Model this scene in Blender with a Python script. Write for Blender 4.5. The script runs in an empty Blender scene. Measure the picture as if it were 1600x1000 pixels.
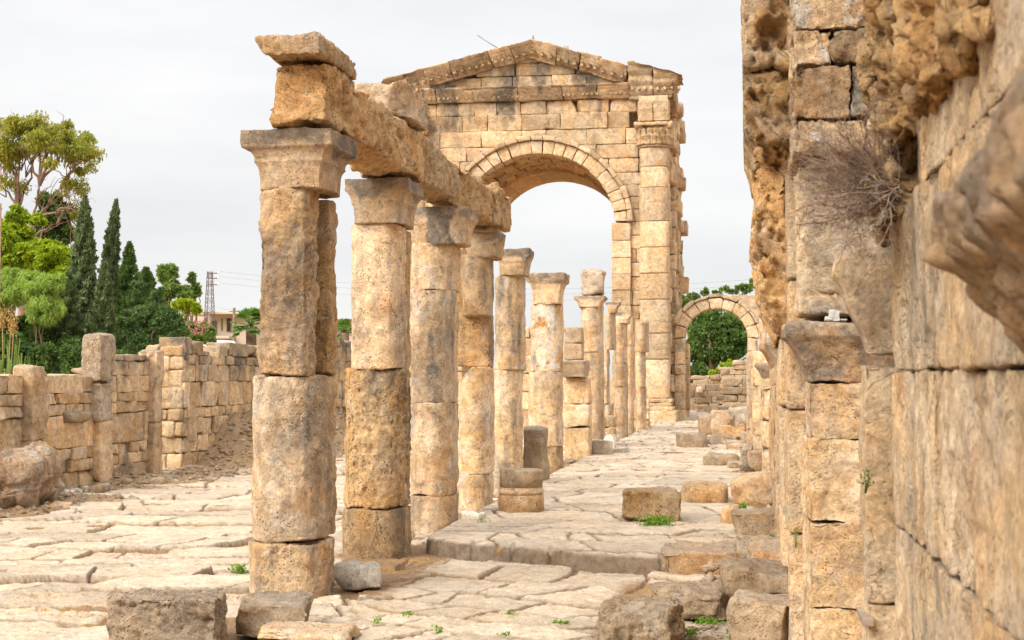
import bpy, math, random
import numpy as np
from math import radians, sin, cos, pi, sqrt
from mathutils import Vector, Matrix

random.seed(7)
SC = bpy.context.scene
COL = SC.collection

# ------------------------------------------------------------------ camera, sky, sun, exposure
FPX = 2250.0                       # focal length in pixels of a 1600 px wide picture
EYE = 1.70
PHI = math.atan(90 / FPX)          # pitch up
TH = math.atan(365 * cos(PHI) / FPX)   # yaw to the left of the street's axis (+Y)
cam_d = bpy.data.cameras.new('camera')
cam = bpy.data.objects.new('camera', cam_d)
COL.objects.link(cam)
cam.location = (0, 0, EYE)
cam.rotation_euler = (pi / 2 + PHI, 0, TH)
cam_d.sensor_width = 36
cam_d.lens = FPX / 1600 * 36
cam_d.clip_start = 0.05
cam_d.clip_end = 3000
cam_d.dof.use_dof = True
cam_d.dof.focus_distance = 13.5
cam_d.dof.aperture_fstop = 11
SC.camera = cam

SUN_EL, SUN_AZ = 38, 216           # azimuth clockwise from +Y: behind the camera, to the left
world = bpy.data.worlds.new('World')
SC.world = world
world.use_nodes = True
wt = world.node_tree
wt.nodes.clear()
w_out = wt.nodes.new('ShaderNodeOutputWorld')
sky = wt.nodes.new('ShaderNodeTexSky')
sky.sky_type = 'NISHITA'
sky.sun_disc = False
sky.sun_elevation = radians(SUN_EL)
sky.sun_rotation = radians(SUN_AZ)
bg1 = wt.nodes.new('ShaderNodeBackground')
bg1.inputs[1].default_value = 0.036
wt.links.new(sky.outputs[0], bg1.inputs[0])
tc = wt.nodes.new('ShaderNodeTexCoord')
mp = wt.nodes.new('ShaderNodeMapping')
mp.inputs['Scale'].default_value = (1.3, 1.3, 6.0)
mp.inputs['Rotation'].default_value = (0.10, 0.05, 0)
wt.links.new(tc.outputs['Generated'], mp.inputs[0])
nz = wt.nodes.new('ShaderNodeTexNoise')
nz.inputs['Scale'].default_value = 2.0
nz.inputs['Detail'].default_value = 5
nz.inputs['Roughness'].default_value = 0.5
wt.links.new(mp.outputs[0], nz.inputs[0])
rp = wt.nodes.new('ShaderNodeValToRGB')
rp.color_ramp.elements[0].position = 0.36
rp.color_ramp.elements[0].color = (0.238, 0.238, 0.243, 1)
rp.color_ramp.elements[1].position = 0.64
rp.color_ramp.elements[1].color = (0.282, 0.279, 0.277, 1)
wt.links.new(nz.outputs[0], rp.inputs[0])
bg2 = wt.nodes.new('ShaderNodeBackground')
bg2.inputs[1].default_value = 1.0
wt.links.new(rp.outputs[0], bg2.inputs[0])
# an overcast sky is about three times as bright overhead as at the horizon
sz_ = wt.nodes.new('ShaderNodeSeparateXYZ'); wt.links.new(tc.outputs['Generated'], sz_.inputs[0])
m1 = wt.nodes.new('ShaderNodeMath'); m1.operation = 'MULTIPLY'; wt.links.new(sz_.outputs[2], m1.inputs[0]); wt.links.new(sz_.outputs[2], m1.inputs[1])
m2 = wt.nodes.new('ShaderNodeMath'); m2.operation = 'MULTIPLY_ADD'; wt.links.new(m1.outputs[0], m2.inputs[0]); m2.inputs[1].default_value = 2.0; m2.inputs[2].default_value = 1.0
wt.links.new(m2.outputs[0], bg2.inputs[1])
mx = wt.nodes.new('ShaderNodeMixShader')
mx.inputs[0].default_value = 0.93
wt.links.new(bg1.outputs[0], mx.inputs[1])
wt.links.new(bg2.outputs[0], mx.inputs[2])
wt.links.new(mx.outputs[0], w_out.inputs[0])

sd = bpy.data.lights.new('sun', 'SUN')
sd.energy = 1.5
sd.angle = radians(38)
sd.color = (1.0, 0.945, 0.865)
sun = bpy.data.objects.new('sun', sd)
COL.objects.link(sun)
az, el = radians(SUN_AZ), radians(SUN_EL)
sdir = Vector((sin(az) * cos(el), cos(az) * cos(el), sin(el)))
sun.rotation_euler = sdir.to_track_quat('Z', 'Y').to_euler()

SC.view_settings.view_transform = 'Standard'
SC.view_settings.look = 'None'
SC.view_settings.exposure = 1.80
SC.view_settings.gamma = 1
SC.render.engine = 'CYCLES'
SC.cycles.max_bounces = 6
SC.cycles.diffuse_bounces = 4
SC.cycles.transparent_max_bounces = 4

# ------------------------------------------------------------------ measuring helpers (photo pixel + known distance -> metres)
_R = (cos(TH), sin(TH), 0.0)
_F = (-sin(TH) * cos(PHI), cos(TH) * cos(PHI), sin(PHI))
_U = (sin(TH) * sin(PHI), -cos(TH) * sin(PHI), cos(PHI))
def ray(u, v):
    a, b = u - 800, 500 - v
    return [FPX * _F[i] + a * _R[i] + b * _U[i] for i in range(3)]
def WY(u, v, Y):
    d = ray(u, v); t = Y / d[1]
    return d[0] * t, EYE + d[2] * t
def WX(u, v, X):
    d = ray(u, v); t = X / d[0]
    return d[1] * t, EYE + d[2] * t
def GR(u, v, z=0.0):
    d = ray(u, v); t = (z - EYE) / d[2]
    return d[0] * t, d[1] * t

# ------------------------------------------------------------------ noise
_rng = np.random.RandomState(3)
_T = _rng.rand(65536).astype(np.float32) * 2 - 1
def vnoise(p, seed=0):
    i = np.floor(p).astype(np.int64)
    f = (p - i).astype(np.float32)
    f = f * f * f * (f * (f * 6 - 15) + 10)
    X0 = i[:, 0] * 73856093; Y0 = i[:, 1] * 19349663; Z0 = i[:, 2] * 83492791 + seed * 2654435
    X1 = X0 + 73856093; Y1 = Y0 + 19349663; Z1 = Z0 + 83492791
    def h(a, b, c):
        k = a ^ b ^ c
        k = k ^ (k >> 13)
        return _T[(k * 40503 >> 3) & 65535]
    fx, fy, fz = f[:, 0], f[:, 1], f[:, 2]
    a = h(X0, Y0, Z0) * (1 - fx) + h(X1, Y0, Z0) * fx
    b = h(X0, Y1, Z0) * (1 - fx) + h(X1, Y1, Z0) * fx
    c = h(X0, Y0, Z1) * (1 - fx) + h(X1, Y0, Z1) * fx
    d = h(X0, Y1, Z1) * (1 - fx) + h(X1, Y1, Z1) * fx
    return (a * (1 - fy) + b * fy) * (1 - fz) + (c * (1 - fy) + d * fy) * fz
def fbm(p, octv=4, seed=0, gain=0.5):
    s = np.zeros(len(p), np.float32); a = 1.0; q = p
    for k in range(octv):
        s += a * vnoise(q, seed + k * 17)
        q = q * 2.03 + 11.3; a *= gain
    return s
def f2(x, y, sc, octv=3, seed=0):
    return fbm(np.stack([x * sc, y * sc, np.full_like(x, 0.37)], 1), octv, seed)

# ------------------------------------------------------------------ mesh builder
class MB:
    def __init__(s):
        s.V = []; s.F = []; s.A = []; s.n = 0
    def add(s, v, f, tone=None):
        v = np.asarray(v, np.float64); f = np.asarray(f, np.int64)
        s.V.append(v); s.F.append(f + s.n)
        if tone is None: tone = (random.random(), random.random(), random.random())
        tone = np.asarray(tone, np.float32)
        if tone.ndim == 1: tone = np.tile(tone, (len(v), 1))
        if tone.shape[1] == 3: tone = np.concatenate([tone, np.ones((len(v), 1), np.float32)], 1)
        s.A.append(tone); s.n += len(v)
    def build(s, name, mat, parent=None, smooth=True, origin=None):
        V = np.concatenate(s.V); A = np.concatenate(s.A)
        if parent is not None: org = np.array(parent['_o'])
        elif origin is not None: org = np.array(origin)
        else:
            lo, hi = V.min(0), V.max(0)
            org = np.array([(lo[0] + hi[0]) / 2, (lo[1] + hi[1]) / 2, lo[2]])
        V = V - org
        me = bpy.data.meshes.new(name)
        me.vertices.add(len(V)); me.vertices.foreach_set('co', V.astype(np.float32).ravel())
        tot = [np.full(len(f), f.shape[1]) for f in s.F]
        loops = np.concatenate([f.ravel() for f in s.F]); tot = np.concatenate(tot)
        me.loops.add(len(loops)); me.loops.foreach_set('vertex_index', loops.astype(np.int32))
        me.polygons.add(len(tot))
        st = np.concatenate([[0], np.cumsum(tot)[:-1]])
        me.polygons.foreach_set('loop_start', st.astype(np.int32))
        me.update(calc_edges=True)
        me.validate()
        if smooth: me.shade_smooth()
        if len(me.vertices) == len(A):
            at = me.color_attributes.new('tone', 'FLOAT_COLOR', 'POINT')
            at.data.foreach_set('color', A.ravel())
        me.materials.append(mat)
        o = bpy.data.objects.new(name, me)
        COL.objects.link(o)
        if parent is not None: o.parent = parent
        else: o.location = org
        o['_o'] = [float(x) for x in org]
        return o

def tag(o, label=None, cat=None, group=None, kind=None):
    if label: o['label'] = label
    if cat: o['category'] = cat
    if group: o['group'] = group
    if kind: o['kind'] = kind
    return o
def thing(name, label, cat, loc, group=None):
    o = bpy.data.objects.new(name, None); COL.objects.link(o)
    o.empty_display_size = 0.2
    o.location = loc; o['_o'] = [float(x) for x in loc]
    return tag(o, label, cat, group)

def _axis(h, r, res):
    n = max(1, int(round(2 * (h - r) / res)))
    mid = np.linspace(-(h - r), h - r, n + 1)
    return np.concatenate([[-h, -h + r * 0.35], mid, [h - r * 0.35, h]])
def cube_grid(h, r, res):
    ax = [_axis(h[i], r, res) for i in range(3)]
    V = []; F = []; n = 0
    for a in range(3):
        b, c = (a + 1) % 3, (a + 2) % 3
        for sgn in (-1, 1):
            B, Cc = np.meshgrid(ax[b], ax[c], indexing='ij')
            P = np.zeros((B.size, 3)); P[:, a] = sgn * h[a]; P[:, b] = B.ravel(); P[:, c] = Cc.ravel()
            nb, nc = B.shape
            i = np.arange((nb - 1) * (nc - 1)); ii, jj = i // (nc - 1), i % (nc - 1)
            q = ii * nc + jj
            Q = np.stack([q, q + nc, q + nc + 1, q + 1], 1)
            if sgn < 0: Q = Q[:, ::-1]
            V.append(P); F.append(Q + n); n += len(P)
    V = np.concatenate(V); F = np.concatenate(F)
    key = np.round(V * 1e5).astype(np.int64)
    _, idx, inv = np.unique(key, axis=0, return_index=True, return_inverse=True)
    return V[idx], inv.ravel()[F]

def block(mb, lo, hi, res=0.1, r=0.02, amp=0.012, freq=3.0, jit=0.0, pit=0.0, pfreq=25.0, cuts=0, seed=None,
          rot=0.0, tilt=None, warp=None, tone=None, holes=0.0, hfreq=6.0, grime=None):
    """one dressed or broken stone: a box with worn edges, uneven faces, pores and chipped corners"""
    if seed is None: seed = random.randrange(1 << 20)
    rs = np.random.RandomState(seed)
    lo = np.array(lo, float); hi = np.array(hi, float)
    h = (hi - lo) / 2; c = (hi + lo) / 2
    r = min(r, h.min() * 0.7)
    P, F = cube_grid(h, r, res)
    q = np.clip(P, -(h - r), h - r)
    d = P - q; L = np.linalg.norm(d, axis=1, keepdims=True)
    N = d / np.maximum(L, 1e-9)
    P = q + N * r
    for k in range(cuts):
        n = rs.normal(size=3); n[2] = n[2] * 0.8
        n /= np.linalg.norm(n)
        ext = np.abs(n * h).sum()
        cc = ext * rs.uniform(0.62, 0.86)
        t = P @ n - cc
        t = np.where(t > 0, t, 0)
        P = P - t[:, None] * n[None]
    if jit:
        cj = rs.uniform(-jit, jit, size=(2, 2, 2, 3))
        w = (P / h * 0.5 + 0.5).clip(0, 1)
        off = 0
        for i in (0, 1):
            for j in (0, 1):
                for k in (0, 1):
                    ww = (w[:, 0] if i else 1 - w[:, 0]) * (w[:, 1] if j else 1 - w[:, 1]) * (w[:, 2] if k else 1 - w[:, 2])
                    off = off + ww[:, None] * cj[i, j, k]
        P = P + off
    S = rs.uniform(-50, 50, 3)
    if amp:
        n1 = fbm(P * freq + S, 4 if res < 0.06 else 3, seed % 97, 0.55)
        dd = amp * n1
        if pit:
            n2 = fbm(P * pfreq + S, 2, 5)
            reg = np.clip(fbm(P * 2.2 + S, 2, 9) + 0.55, 0, 1)
            dd = dd - pit * np.clip(n2 - 0.12, 0, 1) * reg
        if holes:
            n3 = fbm(P * hfreq + S, 4, 31, 0.6); n4 = fbm(P * hfreq * 3.4 + S, 3, 37, 0.6)
            t3 = np.clip((n3 - 0.02) / 0.55, 0, 1); t4 = np.clip((n4 - 0.05) / 0.5, 0, 1)
            dd = dd - holes * 1.1 * t3 * t3 * (3 - 2 * t3) - holes * 0.4 * t4 * t4 * (3 - 2 * t4)
        P = P + N * dd[:, None]
    if tilt is not None:
        M = np.array(Matrix.Rotation(tilt[1], 3, 'Y') @ Matrix.Rotation(tilt[0], 3, 'X'))
        P = P @ M.T
    if rot:
        cs, sn = cos(rot), sin(rot)
        P = np.stack([P[:, 0] * cs - P[:, 1] * sn, P[:, 0] * sn + P[:, 1] * cs, P[:, 2]], 1)
    P = P + c
    if warp is not None: P = warp(P)
    if tone is None: tone = rs.rand(3)
    if grime is not None:
        tone = np.concatenate([np.tile(np.asarray(tone, np.float32), (len(P), 1)), 1 - np.clip(grime(P), 0, 1)[:, None].astype(np.float32)], 1)
    mb.add(P, F, tone)

def tube(mb, pts, rad, n=6, tone=None, cap=True):
    pts = [Vector(p) for p in pts]
    if not hasattr(rad, '__len__'): rad = [rad] * len(pts)
    V = []; F = []
    up = Vector((0.31, 0.2, 0.93))
    for i, p in enumerate(pts):
        d = (pts[min(i + 1, len(pts) - 1)] - pts[max(i - 1, 0)]).normalized()
        a = d.cross(up)
        if a.length < 1e-3: a = d.cross(Vector((1, 0, 0)))
        a.normalize(); b = d.cross(a)
        for k in range(n):
            t = 2 * pi * k / n
            V.append(p + (a * cos(t) + b * sin(t)) * rad[i])
    for i in range(len(pts) - 1):
        for k in range(n):
            k2 = (k + 1) % n
            F.append((i * n + k, i * n + k2, (i + 1) * n + k2, (i + 1) * n + k))
    V.append(pts[0]); V.append(pts[-1])
    mb.add([tuple(v) for v in V], F, tone)
    if cap:
        b0 = len(V) - 2
        T = []
        for k in range(n):
            T.append((k, b0, (k + 1) % n)); e = (len(pts) - 1) * n
            T.append((e + k, e + (k + 1) % n, b0 + 1))
        mb.F.append(np.array(T) + (mb.n - len(V)))

def lathe(mb, cx, cy, prof, n=24, sq=2.0, amp=0.01, seed=0, tone=None, sy=1.0):
    """prof: list of (radius, z); sq is the superellipse power of the section"""
    V = []; m = len(prof)
    for (r, z) in prof:
        for k in range(n):
            t = 2 * pi * k / n
            ct, st = cos(t), sin(t)
            rr = r * (abs(ct) ** sq + abs(st) ** sq) ** (-1 / sq)
            V.append((cx + rr * ct, cy + rr * st * sy, z))
    V = np.array(V)
    N = V - np.array([cx, cy, 0]); N[:, 2] = 0; N /= np.linalg.norm(N, axis=1, keepdims=True) + 1e-9
    if amp: V = V + N * (amp * fbm(V * 3 + seed, 3, 3))[:, None]
    F = []
    for i in range(m - 1):
        for k in range(n):
            k2 = (k + 1) % n
            F.append((i * n + k, i * n + k2, (i + 1) * n + k2, (i + 1) * n + k))
    mb.add(V, F, tone)
    mb.F.append(np.array([list(range(n))[::-1]]) + mb.n - len(V))
    mb.F.append(np.array([[(m - 1) * n + k for k in range(n)]]) + mb.n - len(V))

# ------------------------------------------------------------------ materials
def newmat(name, rough=0.9):
    m = bpy.data.materials.new(name); m.use_nodes = True
    nt = m.node_tree; b = nt.nodes['Principled BSDF']
    b.inputs['Roughness'].default_value = rough
    b.inputs['Specular IOR Level'].default_value = 0.25
    return m, nt, b
class NT:
    def __init__(s, nt): s.nt = nt
    def node(s, t, **kw):
        n = s.nt.nodes.new(t)
        for k, v in kw.items(): setattr(n, k, v)
        return n
    def link(s, a, b): s.nt.links.new(a, b)
    def coord(s, scale=37.0):
        t = s.node('ShaderNodeTexCoord'); a = s.node('ShaderNodeAttribute'); a.attribute_name = 'tone'
        v = s.node('ShaderNodeVectorMath', operation='MULTIPLY_ADD')
        s.link(a.outputs['Color'], v.inputs[0]); v.inputs[1].default_value = (scale,) * 3
        s.link(t.outputs['Object'], v.inputs[2])
        return v.outputs[0], a
    def noise(s, co, scale, detail=6, rough=0.6, dist=0.0):
        n = s.node('ShaderNodeTexNoise'); s.link(co, n.inputs['Vector'])
        n.inputs['Scale'].default_value = scale; n.inputs['Detail'].default_value = detail
        n.inputs['Roughness'].default_value = rough; n.inputs['Distortion'].default_value = dist
        return n.outputs[0]
    def ramp(s, x, a, b, ca=0.0, cb=1.0):
        n = s.node('ShaderNodeMapRange'); s.link(x, n.inputs[0]); n.clamp = True
        n.inputs[1].default_value = a; n.inputs[2].default_value = b
        n.inputs[3].default_value = ca; n.inputs[4].default_value = cb
        return n.outputs[0]
    def math(s, op, a, b=None):
        n = s.node('ShaderNodeMath', operation=op)
        for i, x in enumerate((a, b)):
            if x is None: continue
            if isinstance(x, (int, float)): n.inputs[i].default_value = x
            else: s.link(x, n.inputs[i])
        return n.outputs[0]
    def mix(s, fac, a, b, mode='MIX'):
        n = s.node('ShaderNodeMix', data_type='RGBA', blend_type=mode)
        for idx, x in ((0, fac), (6, a), (7, b)):
            if isinstance(x, (int, float)): n.inputs[idx].default_value = x
            elif isinstance(x, tuple): n.inputs[idx].default_value = (*x, 1)
            else: s.link(x, n.inputs[idx])
        return n.outputs[2]
    def mapping(s, co, scale):
        n = s.node('ShaderNodeMapping'); s.link(co, n.inputs[0]); n.inputs['Scale'].default_value = scale
        return n.outputs[0]

def stone_mat(name, c1, c2, grey=(0.31, 0.265, 0.215), g_amt=0.4, orange=0.3, white=0.15, bump=0.5, k=1.0, streak=0.3,
              pore=0.5, var=0.25, topgrey=0.5):
    m, nt, b = newmat(name, 0.92)
    T = NT(nt); co, at = T.coord()
    n1 = T.noise(co, 1.6 * k, 8, 0.62)
    col = T.mix(T.ramp(n1, 0.42, 0.58), c1, c2)
    n2 = T.noise(co, 2.6 * k, 9, 0.68, 0.6)                     # orange iron stain
    col = T.mix(T.math('MULTIPLY', T.ramp(n2, 0.51, 0.60), orange), col, (0.48, 0.225, 0.075))
    n3 = T.noise(T.mapping(co, (1, 1, 0.8)), 3.1 * k, 10, 0.7, 0.3)   # pale plaster / lime
    col = T.mix(T.math('MULTIPLY', T.ramp(n3, 0.535, 0.575), white), col, (0.60, 0.53, 0.44))
    # vertical streaks of grey patina
    ns = T.noise(T.mapping(co, (3.2, 3.2, 0.45)), 2.2 * k, 6, 0.6)
    ng = T.noise(co, 1.9 * k, 10, 0.72, 0.4)
    gm = T.math('MULTIPLY', T.ramp(ng, 0.50, 0.59), g_amt * 0.55)
    gm = T.math('MAXIMUM', gm, T.math('MULTIPLY', T.ramp(ns, 0.54, 0.64), streak * 0.5))
    geo = T.node('ShaderNodeNewGeometry'); sx = T.node('ShaderNodeSeparateXYZ'); T.link(geo.outputs['Normal'], sx.inputs[0])
    tp = T.math('MULTIPLY', T.ramp(sx.outputs[2], 0.45, 0.95), T.ramp(ng, 0.32, 0.55))
    gm = T.math('MAXIMUM', gm, T.math('MULTIPLY', tp, topgrey))
    gr = T.math('MULTIPLY', T.math('SUBTRACT', 1.0, at.outputs['Alpha']), T.ramp(T.noise(co, 5 * k, 10, 0.75), 0.34, 0.58, 0.35, 1.25))
    gr = T.math('MINIMUM', gr, 0.92)
    col = T.mix(gm, col, grey)
    col = T.mix(gr, col, tuple(x * 0.55 for x in grey))
    nf = T.noise(co, 11 * k, 10, 0.75)
    col = T.mix(1.0, col, T.node_gray(T.ramp(nf, 0.34, 0.66, 0.72, 1.34)), 'MULTIPLY')
    nff = T.noise(co, 70, 4, 0.7)
    col = T.mix(1.0, col, T.node_gray(T.ramp(nff, 0.32, 0.68, 0.78, 1.22)), 'MULTIPLY')
    sp = T.node('ShaderNodeSeparateColor'); T.link(at.outputs['Color'], sp.inputs[0])
    col = T.mix(1.0, col, T.node_gray(T.ramp(sp.outputs[0], 0, 1, 1 - var, 1 + var * 0.7)), 'MULTIPLY')
    col = T.mix(T.ramp(sp.outputs[1], 0.5, 1, 0.0, 0.35), col, T.mix(1.0, col, (1.12, 0.93, 0.72), 'MULTIPLY'))
    # pores: dark dirt filled holes
    vo = T.node('ShaderNodeTexVoronoi'); T.link(T.warp(co, 0.03), vo.inputs['Vector']); vo.inputs['Scale'].default_value = 34 * k
    pm = T.math('MULTIPLY', T.ramp(vo.outputs[0], 0.30, 0.14), T.ramp(T.noise(co, 4 * k, 4, 0.6), 0.44, 0.62))
    col = T.mix(T.math('MULTIPLY', pm, pore), col, (0.085, 0.05, 0.028))
    nc = T.noise(co, 13 * k, 14, 0.82)
    cm = T.math('MULTIPLY', T.ramp(nc, 0.425, 0.385), T.ramp(T.noise(co, 3.3 * k, 3, 0.5), 0.36, 0.56, 0.25, 1.0))
    col = T.mix(T.math('MULTIPLY', cm, 0.35 + 0.3 * pore), col, (0.155, 0.088, 0.042))
    cl = T.ramp(nc, 0.58, 0.66)
    col = T.mix(T.math('MULTIPLY', cl, 0.30), col, (0.78, 0.64, 0.46))
    nl = T.noise(T.mapping(co, (1, 1, 1.3)), 1.5 * k, 6, 0.6, 0.8)          # hairline cracks
    lm = T.math('MULTIPLY', T.ramp(T.math('ABSOLUTE', T.math('SUBTRACT', nl, 0.5)), 0.006, 0.0015), 0.55)
    col = T.mix(lm, col, (0.12, 0.07, 0.035))
    T.link(col, b.inputs['Base Color'])
    h = T.math('SUBTRACT', T.math('SUBTRACT', T.math('MULTIPLY', nf, 1.0), T.math('MULTIPLY', cm, 0.5)), T.math('MULTIPLY', lm, 0.3))
    h = T.math('ADD', h, T.math('MULTIPLY', T.noise(co, 38 * k, 8, 0.8), 1.0))
    h = T.math('ADD', h, T.math('MULTIPLY', nff, 0.3))
    h = T.math('SUBTRACT', h, T.math('MULTIPLY', pm, 0.55 * pore))
    bp = T.node('ShaderNodeBump'); bp.inputs['Strength'].default_value = min(1.0, bump * 1.5); bp.inputs['Distance'].default_value = 0.045 / k
    T.link(h, bp.inputs['Height']); T.link(bp.outputs[0], b.inputs['Normal'])
    return m
def _ng(s, x):
    n = s.node('ShaderNodeCombineColor')
    for i in range(3): s.link(x, n.inputs[i])
    return n.outputs[0]
NT.node_gray = _ng
def _wp(s, co, a):
    n = s.node('ShaderNodeTexNoise'); s.link(co, n.inputs['Vector']); n.inputs['Scale'].default_value = 9
    v = s.node('ShaderNodeVectorMath', operation='MULTIPLY_ADD'); s.link(n.outputs['Color'], v.inputs[0])
    v.inputs[1].default_value = (a,) * 3; s.link(co, v.inputs[2])
    return v.outputs[0]
NT.warp = _wp

M = {}
M['sand'] = stone_mat('sandstone', (0.764, 0.546, 0.331), (0.660, 0.410, 0.190), g_amt=0.5, orange=0.35, white=0.45)
M['shaft'] = stone_mat('shaft_stone', (0.804, 0.595, 0.385), (0.700, 0.460, 0.236), g_amt=0.55, orange=0.4, white=0.5, streak=0.45, pore=0.8)
M['cap'] = stone_mat('capital_stone', (0.686, 0.497, 0.316), (0.569, 0.370, 0.190), g_amt=0.7, orange=0.35, white=0.35, streak=0.6, topgrey=0.8)
M['pitted'] = stone_mat('pitted_stone', (0.725, 0.497, 0.266), (0.640, 0.379, 0.155), g_amt=0.3, orange=0.35, white=0.2, bump=0.9, pore=1.0)
M['arch'] = stone_mat('monument_stone', (0.725, 0.537, 0.335), (0.660, 0.440, 0.236), g_amt=0.30, orange=0.2, white=0.4, k=0.8, streak=0.35, pore=0.4, bump=0.6)
M['archgrey'] = stone_mat('monument_cornice_stone', (0.647, 0.478, 0.305), (0.560, 0.385, 0.221), g_amt=0.7, orange=0.2, white=0.25, k=0.8, streak=0.6, topgrey=0.8)
M['left'] = stone_mat('rubble_wall_stone', (0.745, 0.546, 0.335), (0.640, 0.420, 0.211), g_amt=0.45, orange=0.25, white=0.4, streak=0.25)
M['rock'] = stone_mat('eroded_rock', (0.80, 0.52, 0.25), (0.68, 0.37, 0.13), g_amt=0.25, orange=0.6, white=0.3, bump=1.0, pore=1.0, k=1.5, streak=0.1, topgrey=0.2)
M['near'] = stone_mat('wall_stone', (0.88, 0.67, 0.435), (0.86, 0.58, 0.31), g_amt=0.35, orange=0.4, white=0.35, k=1.6, streak=0.12, bump=0.7, pore=0.5)
M['pier'] = stone_mat('pier_stone', (0.784, 0.570, 0.350), (0.660, 0.429, 0.215), g_amt=0.5, orange=0.35, white=0.3, k=1.3, pore=0.7)
M['impost'] = stone_mat('impost_stone', (0.50, 0.32, 0.165), (0.38, 0.235, 0.115), g_amt=0.65, orange=0.4, white=0.2, k=1.5, pore=0.7, topgrey=0.8)
M['fallen'] = stone_mat('fallen_stone', (0.50, 0.37, 0.235), (0.40, 0.285, 0.17), g_amt=0.55, orange=0.3, white=0.25, topgrey=0.55, pore=0.7)
M['greyrock'] = stone_mat('grey_pitted_stone', (0.60, 0.475, 0.34), (0.48, 0.37, 0.255), g_amt=0.7, orange=0.15, white=0.15, topgrey=0.6, bump=0.9, pore=1.0)
M['dark'] = stone_mat('dark_stone', (0.38, 0.3, 0.22), (0.27, 0.205, 0.15), g_amt=0.6, orange=0.2, white=0.25, grey=(0.22, 0.19, 0.16), streak=0.5)
M['white'] = stone_mat('pale_stone', (0.76, 0.67, 0.55), (0.66, 0.55, 0.42), g_amt=0.3, orange=0.1, white=0.6, topgrey=0.1)
M['mortar'] = stone_mat('wall_core', (0.30, 0.19, 0.10), (0.22, 0.14, 0.075), g_amt=0.3, orange=0.2, white=0.1)

def ground_mat(name, slab1, slab2, joint, rough_b=0.5, jgrass=0.4, grime=0.3):
    m, nt, b = newmat(name, 0.85)
    T = NT(nt); t = T.node('ShaderNodeTexCoord'); co = t.outputs['Object']
    a = T.node('ShaderNodeAttribute'); a.attribute_name = 'tone'
    sp = T.node('ShaderNodeSeparateColor'); T.link(a.outputs['Color'], sp.inputs[0])
    n1 = T.noise(co, 1.1, 8, 0.65); n2 = T.noise(co, 9, 9, 0.72); n3 = T.noise(co, 60, 5, 0.7)
    col = T.mix(T.ramp(n1, 0.35, 0.65), slab1, slab2)
    col = T.mix(1.0, col, T.node_gray(T.ramp(sp.outputs[0], 0, 1, 0.80, 1.12)), 'MULTIPLY')
    col = T.mix(T.math('MULTIPLY', T.ramp(T.noise(co, 2.3, 10, 0.75, 0.5), 0.5, 0.6), grime), col, (0.34, 0.27, 0.20))
    col = T.mix(T.math('MULTIPLY', T.ramp(T.noise(co, 0.8, 5, 0.6), 0.5, 0.7), 0.35), col, (0.60, 0.41, 0.24))
    col = T.mix(1.0, col, T.node_gray(T.ramp(n2, 0.34, 0.66, 0.78, 1.16)), 'MULTIPLY')
    col = T.mix(1.0, col, T.node_gray(T.ramp(n3, 0.3, 0.7, 0.72, 1.16)), 'MULTIPLY')
    # dark edge wear of the slabs (blue) and dirt in the joints (green)
    col = T.mix(T.math('MULTIPLY', sp.outputs[2], T.ramp(n2, 0.3, 0.6, 0.35, 0.95)), col, (0.16, 0.11, 0.07))
    jc = T.mix(T.ramp(T.noise(co, 1.7, 5, 0.6), 0.5, 0.64, 0, .7), joint, (0.36, 0.215, 0.07))
    jc = T.mix(1.0, jc, T.node_gray(T.ramp(T.noise(co, 40, 6, 0.8), 0.3, 0.7, 0.55, 1.4)), 'MULTIPLY')
    nc = T.noise(co, 7, 14, 0.82)
    col = T.mix(T.math('MULTIPLY', T.ramp(nc, 0.43, 0.38), 0.7), col, (0.22, 0.145, 0.085))
    nl = T.noise(co, 1.6, 7, 0.6, 0.6)
    lm = T.math('MULTIPLY', T.ramp(T.math('ABSOLUTE', T.math('SUBTRACT', nl, 0.5)), 0.005, 0.0015), 0.3)
    col = T.mix(lm, col, (0.25, 0.165, 0.10))
    jm = T.ramp(T.math('ADD', sp.outputs[1], T.ramp(n2, 0.3, 0.7, -0.25, 0.25)), 0.30, 0.60)
    col = T.mix(jm, col, jc)
    T.link(col, b.inputs['Base Color'])
    h = T.math('SUBTRACT', T.math('ADD', T.math('MULTIPLY', n2, 1.0), T.math('MULTIPLY', T.noise(co, 35, 8, 0.75), 0.7)), T.math('MULTIPLY', lm, 0.4))
    bp = T.node('ShaderNodeBump'); bp.inputs['Strength'].default_value = rough_b; bp.inputs['Distance'].default_value = 0.03
    T.link(h, bp.inputs['Height']); T.link(bp.outputs[0], b.inputs['Normal'])
    return m
M['road'] = ground_mat('road_paving', (0.60, 0.495, 0.375), (0.53, 0.415, 0.29), (0.25, 0.155, 0.085), grime=0.42, rough_b=.8)
M['walk'] = ground_mat('walk_paving', (0.59, 0.485, 0.365), (0.505, 0.395, 0.275), (0.19, 0.118, 0.065), grime=0.45, rough_b=.8)
M['dirt'] = ground_mat('dirt', (0.42, 0.275, 0.16), (0.34, 0.215, 0.12), (0.34, 0.22, 0.12), rough_b=1.0, grime=0.3)

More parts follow.
